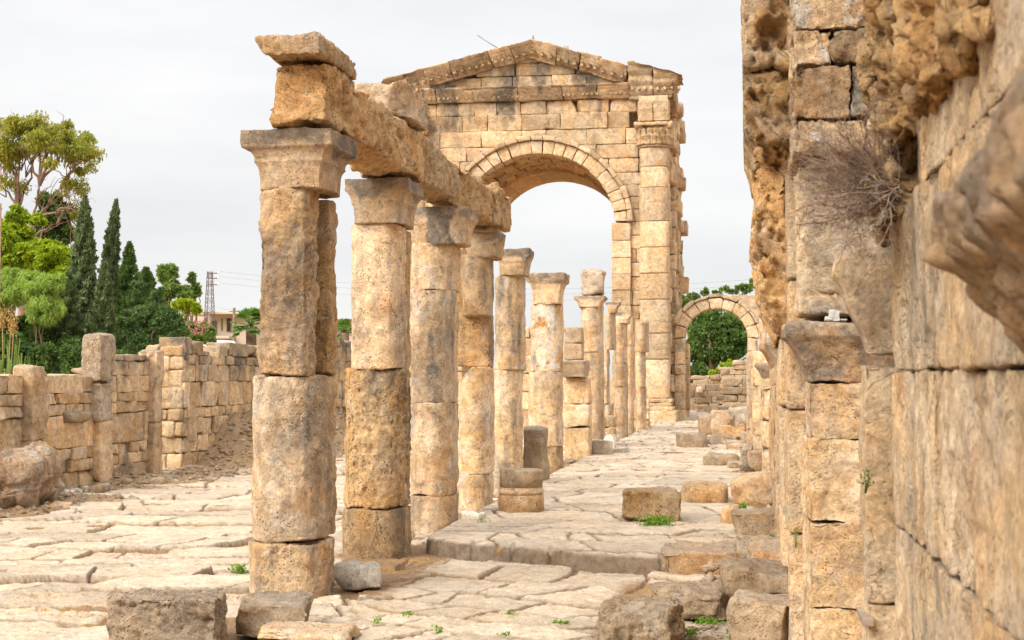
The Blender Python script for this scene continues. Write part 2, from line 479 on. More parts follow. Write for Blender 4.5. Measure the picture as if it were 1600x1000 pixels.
def leaf_mat(name, c1, c2, tr=0.35, rough=0.6):
    m, nt, b = newmat(name, rough)
    T = NT(nt)
    a = T.node('ShaderNodeAttribute'); a.attribute_name = 'tone'
    sp = T.node('ShaderNodeSeparateColor'); T.link(a.outputs['Color'], sp.inputs[0])
    t = T.node('ShaderNodeTexCoord')
    n = T.noise(t.outputs['Object'], 0.9, 3, 0.6)
    f = T.math('ADD', T.math('MULTIPLY', sp.outputs[0], 0.6), T.ramp(n, 0.35, 0.65, 0.0, 0.4))
    col = T.mix(f, c1, c2)
    T.link(col, b.inputs['Base Color'])
    tl = T.node('ShaderNodeBsdfTranslucent'); T.link(T.mix(1.0, col, (1.2, 1.3, 0.7), 'MULTIPLY'), tl.inputs[0])
    mxs = T.node('ShaderNodeMixShader'); mxs.inputs[0].default_value = tr
    T.link(b.outputs[0], mxs.inputs[1]); T.link(tl.outputs[0], mxs.inputs[2])
    T.link(mxs.outputs[0], nt.nodes['Material Output'].inputs[0])
    return m
M['l_euc'] = leaf_mat('eucalyptus_leaves', (0.17, 0.21, 0.035), (0.44, 0.38, 0.05))
M['l_yel'] = leaf_mat('yellow_green_leaves', (0.16, 0.25, 0.015), (0.44, 0.5, 0.03))
M['l_dark'] = leaf_mat('dark_leaves', (0.035, 0.075, 0.02), (0.13, 0.2, 0.045), 0.25)
M['l_cyp'] = leaf_mat('cypress_leaves', (0.05, 0.09, 0.035), (0.19, 0.235, 0.1), 0.2)
M['l_light'] = leaf_mat('feathery_leaves', (0.19, 0.3, 0.05), (0.42, 0.52, 0.12), 0.4)
M['l_mid'] = leaf_mat('mid_green_leaves', (0.08, 0.14, 0.03), (0.24, 0.33, 0.08))
M['l_palm'] = leaf_mat('palm_leaves', (0.07, 0.17, 0.03), (0.2, 0.34, 0.07))
M['l_weed'] = leaf_mat('weed_leaves', (0.09, 0.20, 0.015), (0.22, 0.36, 0.04), 0.35)
M['l_dry'] = leaf_mat('dry_grass', (0.36, 0.22, 0.07), (0.50, 0.34, 0.13), 0.2)
M['l_pink'] = leaf_mat('pink_blossom', (0.55, 0.10, 0.18), (0.6, 0.2, 0.28))

def plain(name, c, rough=0.7, metal=0.0, var=0.15, scale=6.0):
    m, nt, b = newmat(name, rough); T = NT(nt)
    t = T.node('ShaderNodeTexCoord')
    n = T.noise(t.outputs['Object'], scale, 6, 0.65)
    T.link(T.mix(1.0, c, T.node_gray(T.ramp(n, 0.3, 0.7, 1 - var, 1 + var)), 'MULTIPLY'), b.inputs['Base Color'])
    b.inputs['Metallic'].default_value = metal
    return m
M['bark'] = plain('bark', (0.20, 0.13, 0.085), 0.9, var=0.4)
M['barkp'] = plain('pale_bark', (0.30, 0.19, 0.13), 0.9, var=0.35)
M['twig'] = plain('dry_twig', (0.22, 0.145, 0.10), 0.9, var=0.5, scale=30)
M['twigp'] = plain('pale_dry_twig', (0.42, 0.34, 0.27), 0.9, var=0.4, scale=30)
M['rust'] = plain('rusty_steel', (0.14, 0.10, 0.08), 0.7, 0.3)
M['steel'] = plain('grey_steel', (0.22, 0.22, 0.22), 0.5, 0.6)
M['plaster'] = plain('house_plaster', (0.56, 0.46, 0.34), 0.9, var=0.08)
M['window'] = plain('dark_window', (0.05, 0.035, 0.03), 0.3)
M['redroof'] = plain('red_roof', (0.36, 0.035, 0.045), 0.7)
M['wpaint'] = plain('white_paint', (0.75, 0.75, 0.75), 0.4, var=0.04)
M['rubber'] = plain('rubber', (0.03, 0.03, 0.03), 0.8)
M['wood'] = plain('old_wood', (0.26, 0.20, 0.15), 0.85, var=0.35, scale=40)
M['redp'] = plain('red_plastic', (0.5, 0.01, 0.02), 0.4)
M['patch'] = stone_mat('plastered_shaft_stone', (0.74, 0.55, 0.36), (0.62, 0.39, 0.19), g_amt=0.3, orange=1.0, white=1.0, streak=0.2, pore=0.4, topgrey=.3)
M['rubble'] = stone_mat('rubble_masonry', (0.64, 0.45, 0.27), (0.52, 0.33, 0.17), g_amt=0.8, orange=0.35, white=0.9, streak=0.4, pore=0.7, k=1.4, bump=.8, var=.4)
M['rockl'] = stone_mat('pale_eroded_rock', (0.72, 0.5, 0.27), (0.6, 0.36, 0.15), g_amt=0.35, orange=0.5, white=0.35, bump=0.9, pore=0.8, streak=0.2)
M['greyp'] = stone_mat('grey_pier_stone', (0.6, 0.45, 0.29), (0.48, 0.35, 0.22), g_amt=0.85, orange=0.3, white=0.35, bump=0.7, pore=0.8, streak=0.5, k=1.3)
M['wpeb'] = plain('white_pebble', (0.40, 0.385, 0.36), .8, var=.15, scale=40)
M['congl'] = stone_mat('conglomerate', (0.64, 0.46, 0.3), (0.5, 0.33, 0.19), g_amt=0.45, orange=0.3, white=0.8, bump=1.0, pore=0.9, k=1.8, topgrey=.3)
M['dark2'] = stone_mat('dark_banded_stone', (0.52, 0.38, 0.24), (0.4, 0.29, 0.18), g_amt=0.8, orange=0.2, white=0.1, streak=.7)
M['l_mid2'] = leaf_mat('pine_leaves', (0.06, 0.115, 0.028), (0.16, 0.245, 0.06))
M['l_con'] = leaf_mat('conifer_leaves', (0.05, 0.10, 0.032), (0.17, 0.25, 0.075), 0.25)

# ================================================================== SETTING: ground, road, walk
def slabs(x, y, ang, seed, rh=(0.45, 0.95), ln=(0.6, 1.7), wp=0.13, slant=0.45):
    rs = np.random.RandomState(seed)
    x = x + wp * f2(x, y, 0.9, 2, seed) ; y = y + wp * f2(x, y, 0.9, 2, seed + 9)
    c, s = cos(ang), sin(ang)
    a = x * c + y * s + 40; b = -x * s + y * c + 40
    rb = np.cumsum(rs.uniform(rh[0], rh[1], 220))
    row = np.searchsorted(rb, b)
    e = np.full(x.shape, 9.0, np.float32); tone = np.zeros(x.shape, np.float32)
    hz = np.zeros(x.shape, np.float32); tx = np.zeros_like(hz)
    for r in np.unique(row):
        if r < 1 or r > 218: continue
        m = row == r
        bb = b[m]; y0, y1 = rb[r - 1], rb[r]
        q = np.random.RandomState(seed * 1000 + int(r))
        sl = q.uniform(-slant, slant)
        aa = a[m] + sl * (bb - y0)
        cb = np.cumsum(q.uniform(ln[0], ln[1], 160)) + q.uniform(-1, 0)
        k = np.clip(np.searchsorted(cb, aa), 1, 158)
        lo, hi = cb[k - 1], cb[k]
        t = q.rand(161); h = q.normal(0, 1, 161); sx = q.normal(0, 1, 161); sp = q.rand(161)
        ee = np.minimum(np.minimum(bb - y0, y1 - bb), np.minimum(aa - lo, hi - aa))
        # some slabs are cracked in two
        mid = lo + (hi - lo) * (0.35 + 0.3 * t[k]) + (bb - y0) * (t[k] - 0.5)
        sel = sp[k] > 0.62
        ee = np.where(sel, np.minimum(ee, np.abs(aa - mid) + 0.008), ee)
        e[m] = ee; tone[m] = t[k] + np.where(sel & (aa > mid), 0.13, 0)
        hz[m] = h[k]; tx[m] = sx[k] * (aa - (lo + hi) / 2) * 0.5 + h[k] * 0.4 * (bb - (y0 + y1) / 2)
    return e, tone % 1.0, hz, tx

def sstep(x, a, b):
    t = np.clip((x - a) / (b - a), 0, 1); return t * t * (3 - 2 * t)

def paving(x, y, ang, seed, depth, hs, rounding=0.07, jb=0.007, **kw):
    e, tone, hz, tx = slabs(x, y, ang, seed, **kw)
    n = f2(x, y, 6, 3, 5); n2 = f2(x, y, 25, 2, 8)
    ee = e + 0.011 * n + 0.006 * n2
    worn = f2(x, y, 0.8, 3, 77)
    jw = jb + 0.02 * np.clip(worn, 0, 1)
    up = sstep(ee, jw, jw + rounding) ** 0.45
    z = depth * up + hs * hz * up + tx * hs * 0.8 * up + 0.007 * n * up + 0.006 * n2 + 0.007 * np.clip(f2(x, y, 2.4, 3, 21), -1, 1) * up
    z = z - depth
    joint = 1 - sstep(ee, jw * 0.6, jw + 0.018)
    edge = (1 - sstep(ee, 0.02, 0.02 + rounding)) * 0.8
    return z, tone, joint, edge

def grid_mesh(name, X, Y, Z, tone, joint, edge, mat):
    nr, nc = X.shape
    q = (np.arange(nr - 1)[:, None] * nc + np.arange(nc - 1)[None]).ravel()
    F = np.stack([q, q + 1, q + nc + 1, q + nc], 1)
    mb = MB(); mb.add(np.stack([X.ravel(), Y.ravel(), Z.ravel()], 1), F, np.stack([tone.ravel(), joint.ravel(), edge.ravel()], 1))
    o = mb.build(name, mat, origin=(0, 0, 0)); o['kind'] = 'structure'
    return o

# big flat earth sheet to the horizon
mb = MB()
g = np.array([-900, -120, -40, -20, -9, 0, 9, 20, 40, 120, 900.0])
gy = np.array([-300, -40, -5, 5, 20, 40, 60, 90, 140, 300, 1500.0])
GX, GY = np.meshgrid(g, gy)
GZ = np.full(GX.shape, -0.22)
n_ = len(g); q = (np.arange(len(gy) - 1)[:, None] * n_ + np.arange(n_ - 1)[None]).ravel()
mb.add(np.stack([GX.ravel(), GY.ravel(), GZ.ravel()], 1), np.stack([q, q + 1, q + n_ + 1, q + n_], 1), (0.5, 1, 0))
gr = mb.build('ground', M['dirt'], origin=(0, 0, 0)); gr['kind'] = 'structure'

# paved road: fan shaped grid so that nearby slabs get fine geometry
ys = [4.0]
while ys[-1] < 60: ys.append(ys[-1] + max(0.012, ys[-1] ** 2 / 3825 * 0.62))
ys = np.array(ys); ts = np.arange(-0.66, 0.085, 0.00095)
Yg, Tg = np.meshgrid(ys, ts, indexing='ij'); Xg = Yg * Tg
x, y = Xg.ravel().astype(np.float32), Yg.ravel().astype(np.float32)
zl, tl, jl, el_ = paving(x, y, radians(9), 11, 0.060, 0.017, rh=(0.42, 0.95), ln=(0.7, 1.9), wp=0.15, rounding=0.026, jb=0.006)
zr, tr, jr, er = paving(x, y, radians(-27), 23, 0.040, 0.008, rh=(0.40, 0.85), ln=(0.6, 1.5), wp=0.10, rounding=0.025)
mk = x > (-2.95 + 0.15 * f2(x, y, 0.9, 2, 4))
z = np.where(mk, zr, zl); tone = np.where(mk, tr, tl); jn = np.where(mk, jr, jl); ed = np.where(mk, er, el_)
z = z + 0.035 * f2(x, y, 0.35, 2, 91) * sstep(-x, 2.5, 4.5)
# earth-filled patches between the worn slabs
pa = sstep(f2(x, y, 0.9, 3, 61) - 0.90 + 0.25 * sstep(-x, 7.3, 8.8), 0, 0.10) * sstep(-x, 3.2, 3.8)
jn = np.maximum(jn, pa); z = z - 0.035 * pa
pile = sstep(x, -1.25, -.75) * sstep(-y, -12.6, -11.8); jn = np.maximum(jn, pile * sstep(f2(x, y, 1.8, 3, 33) + .35, 0, .3)); z = z - .03 * pile
strip = np.exp(-((x + 3.3) / 0.55) ** 2) * sstep(f2(x, y, 1.6, 3, 44) + 0.45, 0, 0.3)   # earth round the pillars' feet
jn = np.maximum(jn, strip); z = z - 0.03 * strip
# the road runs on under the raised walk there, so let it drop away
under = (x > -2.75) & (y > 13.9)
z = np.where(under, z - 0.12, z)
grid_mesh('road', Xg, Yg, z.reshape(Xg.shape), tone.reshape(Xg.shape), jn.reshape(Xg.shape), ed.reshape(Xg.shape), M['road'])

# raised walk
WZ = 0.15
edge_px = [(672, 836), (715, 846), (760, 850), (850, 857), (930, 862), (1040, 868), (1120, 872), (1260, 880)]
ex = []; ey = []
for (u, v) in edge_px:
    a, b_ = GR(u, v, WZ); ex.append(a); ey.append(b_)
ex = np.array(ex); ey = np.array(ey)
EX0 = ex[0]
xs = np.concatenate([[EX0 - 0.045, EX0 - 0.04, EX0 - 0.02], np.arange(EX0, 2.2, 0.014)])
ss = [0.0, 0.001, 0.004, 0.008, 0.015, 0.03]
while ss[-1] < 75: ss.append(ss[-1] + max(0.016, (13.2 + ss[-1]) ** 2 / 3487 * 0.75))
ss = np.array(ss)
S, Xw = np.meshgrid(ss, xs, indexing='ij')
x = Xw.ravel().astype(np.float64); s_ = S.ravel()
ye = np.interp(x, ex, ey)
ye = ye + 0.05 * f2(x.astype(np.float32), x.astype(np.float32) * 0, 2.2, 3, 3) - 0.05
y = ye + s_
xf, yf = x.astype(np.float32), y.astype(np.float32)
z, tone, jn, ed = paving(xf, yf, radians(-3), 37, 0.035, 0.006, rh=(0.55, 1.0), ln=(0.7, 1.7), wp=0.09, rounding=0.025)
fr = sstep(s_, 0, 0.016) ; rd = sstep(s_, 0.0, 0.10) ** 0.5; lf = sstep(x, EX0 - 0.043, EX0 - 0.03)
z = (WZ + z) * np.where(lf > 0, 1, 0) * 1.0
z = -0.06 + (z + 0.06) * fr * lf - 0.035 * (1 - rd)
# front joints: blocks of the kerb
jx = np.abs(((x + 0.25 * np.sin(x * 3)) % 0.62) - 0.31)
fj = (1 - sstep(jx, 0.004, 0.03)) * (1 - sstep(s_, 0.05, 0.35)); z = z - 0.07 * fj
ed = np.maximum(ed, 1.1 * (1 - sstep(s_, 0.012, 0.07)))
y = y + 0.03 * fj + 0.02 * fbm(np.stack([x * 5, z * 12, y * 2], 1).astype(np.float32), 3, 6) * (1 - sstep(s_, 0.02, 0.12))
pa = sstep(f2(xf, yf, 0.7, 3, 71) - 0.8 + 0.85 * sstep(xf, -0.5, 0.4), 0, 0.2) * sstep(s_, 0.3, 0.8)
jn = np.maximum(jn * sstep(s_, 0.0, 0.03), pa * 0.9)
grid_mesh('pavement', x.reshape(S.shape), y.reshape(S.shape), z.reshape(S.shape), tone.reshape(S.shape), jn.reshape(S.shape), ed.reshape(S.shape), M['walk'])

# earth verge along the left wall with the bank of rubble against it
ys = [8.0]
while ys[-1] < 62: ys.append(ys[-1] + max(0.03, min(.10, ys[-1] ** 2 / 3825 * 1.0)))
ys = np.array(ys); xs = np.arange(-14, -7.9, 0.028)
Yv, Xv = np.meshgrid(ys, xs, indexing='ij'); x = Xv.ravel().astype(np.float32); y = Yv.ravel().astype(np.float32)
def vsurf(x, y):
  z = -0.015 + 0.07 * f2(x, y, 0.9, 4, 41) + 0.018 * f2(x, y, 6, 3, 42) + 0.07 * sstep(-x, 8.6, 9.8)
  z = z - 0.10 * sstep(x, -8.9, -8.0)
  bank = sstep(y, 25.5, 28.0) * (1 - 0.55 * sstep(y, 33, 40)) * sstep(-x, 8.35, 10.2)
  z = z + bank * (0.78 + 0.16 * f2(x, y, 1.1, 3, 14) + 0.16 * np.abs(f2(x, y, 3.3, 4, 15)) + 0.07 * np.abs(f2(x, y, 8, 3, 19)))
  return z + 0.03 * np.clip(f2(x, y, 9, 2, 16), 0, 1)
z = vsurf(x, y)
grid_mesh('ground', Xv, Yv, z.reshape(Xv.shape), (0.5 + 0.5 * f2(x, y, 3, 2, 8)).clip(0, 1).reshape(Xv.shape), np.full(Xv.shape, 0.5), np.zeros(Xv.shape), M['dirt'])
def verge_z(X, Y):
    return float(vsurf(np.array([X], np.float32), np.array([Y], np.float32))[0])

# ================================================================== LEFT COLONNADE
def dshape(cx, cy, hx, hy, k=0.9, kb=0.25):
    def w(P):
        P = P.copy(); yn = np.clip((P[:, 1] - cy) / hy, -1, 1); xn = np.clip((P[:, 0] - cx) / hx, -1, 1)
        kk = np.where(yn < 0, min(.5, k * .62), kb * .5)
        P[:, 0] = cx + (P[:, 0] - cx) * np.sqrt(1 - kk * yn ** 2)
        P[:, 1] = cy + (P[:, 1] - cy) * np.sqrt(1 - kk * xn ** 2)
        return P
    return w
def flare(cx, cy, z0, z1, sx, sy, neck=0.42, slab=0.30, round_neck=0.5):
    """a capital: straight neck, hollow curve, square top slab"""
    def w(P):
        P = P.copy(); t = np.clip((P[:, 2] - z0) / (z1 - z0), 0, 1)
        c = np.clip((t - neck) / (1 - slab - neck), 0, 1)
        f = np.where(t < neck, 0, 1 - np.sqrt(np.clip(1 - c * c, 0, 1)) * 0.85) * np.where(t > 1 - slab, 1, 1)
        f = np.where(t > 1 - slab, 1.0, f * 0.9)
        # a thin fillet at the foot of the hollow
        f = f + 0.16 * np.exp(-((t - neck) / 0.05) ** 2)
        kx = sx[0] + (sx[1] - sx[0]) * f; ky = sy[0] + (sy[1] - sy[0]) * f
        hx_, hy_ = np.abs(P[:, 0] - cx).max(), np.abs(P[:, 1] - cy).max()
        xn, yn = (P[:, 0] - cx) / hx_, (P[:, 1] - cy) / hy_; rr = .30 * (1 - np.clip(t / .75, 0, 1) ** 2)
        kx = kx * np.sqrt(1 - rr * yn ** 2); ky = ky * np.sqrt(1 - rr * xn ** 2)
        P[:, 0] = cx + (P[:, 0] - cx) * kx; P[:, 1] = cy + (P[:, 1] - cy) * ky
        return P
    return w
def capgrime(z0, z1):
    def g(P):
        t = (P[:, 2] - z0) / (z1 - z0)
        n = fbm((P * 4).astype(np.float32), 3, 66)
        return sstep(t + .22 * n, .62, .78) * .75
    return g
def blackstreak(z0, z1, x0, x1):
    def g(P):
        n = fbm((P * 6).astype(np.float32), 3, 67) * .05
        return capgrime(z0, z1)(P) + sstep(P[:, 0] + n, x0, x0 + .06) * (1 - sstep(P[:, 0] + n, x1 - .06, x1)) * 1.2
    return g
def drumgrime(seed):
    def g(P):
        p = P.astype(np.float32) * np.array([2.6, 2.6, 1.1], np.float32) + seed
        q = P.astype(np.float32) * np.array([9, 9, 1.2], np.float32) + seed
        return .42 * sstep(fbm(p, 4, 68), .28, .62) + .35 * sstep(fbm(q, 2, 69), .38, .7)
    return g
GP = 'sandstone pillars of the street colonnade'
def pillar(label, Y, drums, cap=None, depth=0.62, base_z=0.0, res=0.022, extra=None):
    u0 = drums[0][0]; u1 = drums[0][1]
    x0, _ = WY(u0, 700, Y); x1, _ = WY(u1, 700, Y)
    t = thing('pillar', label, 'pillar', ((x0 + x1) / 2, Y + depth / 2, base_z), GP)
    for i, d in enumerate(drums):
        a, b, vt, vb = d[:4]; o = d[4] if len(d) > 4 else {}
        dp = o.get('depth', depth); y0 = Y + o.get('dy', 0.0)
        zt = WY(a, vt, Y)[1]; zb = WY(b, vb, Y)[1]; xa = WY(a, vt, y0 + dp * .45)[0]; xb = WY(b, vt, y0 + dp * .8)[0]
        if i == 0: zb = base_z - 0.05
        m = MB(); cx, cy = (xa + xb) / 2, y0 + dp / 2
        hx = (xb - xa) / 2
        block(m, (xa, y0, zb + 0.001), (xb, y0 + dp, zt - 0.001), res=res, r=o.get('r', 0.016), amp=o.get('amp', 0.015), freq=4.0,
              pit=o.get('pit', 0.010), pfreq=o.get('pf', 28), jit=o.get('jit', 0.006),
              warp=dshape(cx, cy, hx, dp / 2, o.get('k', 0.85), 0.15), cuts=o.get('cuts', 0), holes=o.get('holes', 0), hfreq=o.get('hf', 9), grime=drumgrime(i * 3.7 + Y))
        m.build(o.get('name', 'drum'), M[o.get('mat', 'shaft')], t)
    if cap:
        nu0, nu1, au0, au1, vt, vb = cap[:6]; o = cap[6] if len(cap) > 6 else {}
        zb = WY(nu0, vb, Y)[1]; xa = WY(nu0, vb, Y + depth * .4)[0]; xb = WY(nu1, vb, Y + depth * .75)[0]
        Ya = Y - 0.12
        xA, zt = WY(au0, vt, Ya); xB, _ = WY(au1, vt, Ya)
        cx = (xA + xB) / 2; H = (xB - xA) / 2; cy = Y + depth / 2
        hn = (xb - xa) / 2
        m = MB()
        block(m, (cx - H, cy - H * 1.05, zb + 0.001), (cx + H, cy + H * 1.05, zt), res=res * 0.8, r=0.012, amp=0.013, freq=5, pit=0.012, pfreq=30, jit=0.008,
              warp=flare(cx, cy, zb, zt, (hn / H, 1.0), ((depth / 2 + 0.02) / (H * 1.05), 1.0), neck=o.get('neck', 0.42)), cuts=o.get('cuts', 0), grime=o.get('grime') or capgrime(zb, zt))
        m.build('capital', M[o.get('mat', 'cap')], t)
    return t

# 1
P1 = pillar('nearest sandstone pillar, with a deep slot in its upper shaft and a broad flared capital', 10.75, [
    (391, 520, 849, 952, dict(mat='shaft', pit=0.016, holes=0.010, hf=14)),
    (399, 521, 587, 848, dict(mat='shaft', amp=0.024, pit=0.008)),
    (411, 498, 291, 586, dict(mat='shaft', depth=0.36, amp=0.026, pit=0.016, holes=0.012, k=0.5, cuts=1)),
    (470, 526, 300, 586, dict(mat='pitted', depth=0.22, dy=0.42, amp=0.02, pit=0.025, k=0.1, name='rear_shaft', r=0.02))],
    cap=(410, 528, 372, 516, 201, 296, dict(neck=0.46)), depth=0.64, res=0.014)
# 2
P2 = pillar('second sandstone pillar of the colonnade, orange and spongy in the middle drum', 13.25, [
    (536, 640, 796, 884, dict(mat='pitted', amp=0.015)),
    (540, 641, 577, 796, dict(mat='pitted', pit=0.03, holes=0.022, hf=13, pf=34)),
    (550, 634, 350, 577, dict(mat='shaft', depth=0.42)),
    (590, 642, 352, 577, dict(mat='pitted', depth=0.2, dy=0.43, name='rear_shaft', k=0.1))],
    cap=(551, 641, 531, 634, 276, 350, dict(neck=0.45)), depth=0.64, res=0.018)
# 3
P3 = pillar('third pillar of the colonnade with a black-streaked capital', 15.65, [
    (641, 716, 776, 870, dict()), (642, 715, 630, 776, dict()), (640, 715, 452, 630, dict()), (643, 718, 380, 452, dict(pit=0.02))],
    cap=(642, 722, 640, 728, 323, 381, dict(mat='cap', grime=blackstreak(WY(640, 381, 15.65)[1], WY(640, 323, 15.65)[1], WY(660, 340, 15.6)[0], WY(706, 340, 15.6)[0]))), depth=0.66, res=0.022)
# 4
P4 = pillar('fourth pillar of the colonnade with a half column broken off above a plain niche', 18.1, [
    (716, 770, 742, 812, dict(cuts=2)), (714, 771, 573, 742, dict(cuts=1)),
    (716, 771, 385, 573, dict(mat='pitted', depth=0.34, dy=0.30, k=0.1, pit=0.004, name='rear_shaft')),
    (722, 768, 398, 492, dict(depth=0.40, dy=-0.02, k=0.8, cuts=1))],
    cap=(722, 778, 720, 776, 360, 402), depth=0.66, res=0.025)
# 5
P5 = pillar('fifth pillar of the colonnade, last one under the lintel row, behind a round stump', 20.6, [
    (768, 816, 578, 775, dict(mat='shaft')), (774, 821, 430, 578, dict())],
    cap=(776, 822, 772, 823, 387, 430), depth=0.62, res=0.028)
# 6
P6 = pillar('free-standing pillar patched with white plaster and rust-orange stains', 25.4, [
    (824, 880, 698, 736, dict(cuts=1, mat='pitted')), (826, 880, 580, 698, dict()), (829, 880, 475, 580, dict(mat='patch' if 'patch' in M else 'shaft'))],
    cap=(831, 880, 821, 881, 426, 475, dict(neck=0.55)), depth=0.62, base_z=0.05, res=0.03)
P7 = pillar('pillar carrying a broken upright stub on its thin flat capital', 31.5, [
    (910, 944, 550, 702, dict()), (908, 943, 478, 550, dict(pit=0.02))],
    cap=(905, 943, 896, 944, 462, 480, dict(neck=0.2)), depth=0.7, base_z=0.1, res=0.04)
P8 = pillar('slender slotted pillar right behind the one with the stub', 34.5, [
    (944, 959, 632, 690, dict()), (945, 952, 546, 632, dict(k=0.1, name='slot_jamb')), (945, 961, 488, 546, dict(pit=0.02))],
    cap=(945, 959, 944, 966, 471, 489, dict(neck=0.2)), depth=0.7, base_z=0.1, res=0.05)
P9 = pillar('low pillar before the big arch with grey-blue patina on its shaft', 38.5, [
    (960, 981, 604, 682, dict()), (960, 981, 567, 604, dict()), (959, 980, 505, 567, dict())],
    cap=(959, 980, 957, 985, 487, 505, dict(neck=0.15)), depth=0.8, base_z=0.12, res=0.05)
P9b = pillar('narrow plain pillar squeezed between two broader ones before the big arch', 41.0, [
    (980, 991, 656, 676, dict()), (980, 991, 540, 656, dict()), (980, 992, 494, 540, dict())], depth=0.8, base_z=0.12, res=0.06)
P10 = pillar('last pillar of the colonnade at the foot of the big arch, with a broken head', 43.0, [
    (993, 1010, 606, 668, dict(pit=0.02)), (993, 1009, 550, 606, dict()), (991, 1014, 503, 550, dict(mat='cap', cuts=1))], depth=0.9, base_z=0.13, res=0.06)

def solo(name, label, cat, mat, fn, group=None):
    m = MB(); fn(m)
    return tag(m.build(name, mat), label, cat, group)

# lintel row along the pillar tops
def lintel(label, Ya, Yb, X0, X1, z0, z1, **kw):
    def f(m):
        block(m, (X0, Ya, z0), (X1, Yb, z1), res=0.024, r=0.035, amp=0.035, freq=3.2, pit=0.025, pfreq=22, jit=0.02, holes=kw.get('holes', 0.025), hfreq=7, cuts=kw.get('cuts', 1), seed=kw.get('seed'))
    return solo('lintel_block', label, 'lintel', M['pitted'], f, 'lintel blocks on the left colonnade')
xa, za = WY(421, 197, 10.62); xb, zb = WY(512, 95, 10.62)
lintel('thick porous lintel block with a broken end, resting on the two nearest pillars', 10.6, 14.05, xa, xb, za + 0.005, zb, seed=5, cuts=0, holes=.03)
_, ztop2 = WX(665, 245, xb); 
lintel('lintel block bridging the second and third pillars', 14.07, 15.9, xa + 0.02, xb - 0.01, za + 0.01, zb - 0.0, seed=8)
lintel('lintel block over the third and fourth pillars with a stepped top', 15.92, 18.0, xa + 0.02, xb + 0.01, za + 0.02, zb - 0.03, seed=11)
lintel('far end block of the lintel row above the fourth pillar', 18.02, 19.6, xa + 0.02, xb + 0.03, za + 0.03, zb + 0.04, seed=14, cuts=3)
x0, z0 = WY(396, 108, 10.45); x1, z1 = WY(500, 52, 10.45)
solo('cornice_block', 'grey overhanging cornice block balanced on top of the nearest lintel', 'stone block', M['cap'],
     lambda m: block(m, (x0, 10.4, zb + 0.005), (x1 + 0.02, 11.45, z1 + 0.0), res=0.018, r=0.035, amp=0.025, pit=0.02, holes=.012, hfreq=14, jit=0.01, cuts=0, seed=22, warp=lambda P: P + np.stack([.11 * np.clip((zb + .14 - P[:, 2]) / .14, 0, 1) * np.clip((-3.25 - P[:, 0]) / .3, 0, 1), 0 * P[:, 0], 0 * P[:, 0]], 1)),
     'cornice blocks on the lintel row')
x2, z2 = WY(548, 136, 13.2)
solo('cornice_block', 'second cornice block lying further back on the lintel row', 'stone block', M['cap'],
     lambda m: block(m, (x2 - 0.1, 13.0, zb + 0.01), (xb + 0.05, 14.0, z2), res=0.022, r=0.04, amp=0.028, pit=0.02, holes=.012, hfreq=12, jit=0.02, cuts=1, seed=24),
     'cornice blocks on the lintel row')

# round stump with moulding, dark stub, block on pillar 7
xc, yc = GR(808, 800, WZ); rr = 37 / FPX * yc
t = thing('round_stump', 'low round column base with moulded band and dark flat top, before the fifth pillar', 'column base', (xc, yc + rr, WZ))
mb = MB(); zt = 0.60
lathe(mb, xc, yc + rr, [(rr * .98, WZ - 0.05), (rr * 1.02, WZ + 0.10), (rr * 1.0, WZ + 0.18), (rr * .95, WZ + 0.19)], 40, amp=0.03, seed=3); mb.build('plinth', M['shaft'], t)
mb = MB(); lathe(mb, xc, yc + rr, [(rr * .95, WZ + .19), (rr * 1.0, WZ + .205), (rr * 1.0, WZ + .235), (rr * .93, WZ + .25), (rr * .95, WZ + .27)], 40, amp=0.015, seed=3); mb.build('moulding', M['shaft'], t)
mb = MB(); lathe(mb, xc, yc + rr, [(rr * .94, WZ + .27), (rr * .93, WZ + .4), (rr * .94, WZ + .45), (rr * .91, WZ + .475), (rr * .7, WZ + .48), (rr * .3, WZ + .485)], 40, amp=0.015, seed=3); mb.build('drum', M['dark2'], t)
x0, y0 = GR(815, 752, WZ); x1, _ = WY(850, 750, y0); _, zt = WY(830, 669, y0)
solo('pillar_stub', 'dark weathered pillar stub at the foot of the free-standing pillar', 'pillar stub', M['dark2'],
     lambda m: block(m, (x0, y0, 0.0), (x1, y0 + 0.5, zt), res=0.03, r=0.03, amp=0.03, jit=0.02, cuts=1, warp=dshape((x0 + x1) / 2, y0 + .25, .3, .25, .4, .1)))
x0, z0 = WY(908, 461, 31.5); x1, z1 = WY(942, 421, 31.5)
solo('broken_stub', 'pale broken upright stone stub standing on a flat pillar capital', 'stone stub', M['greyrock'],
     lambda m: block(m, (x0, 31.5, z0 + 0.01), (x1, 32.1, z1), res=0.04, r=0.06, amp=0.04, pit=0.03, jit=0.03, cuts=1, seed=78))

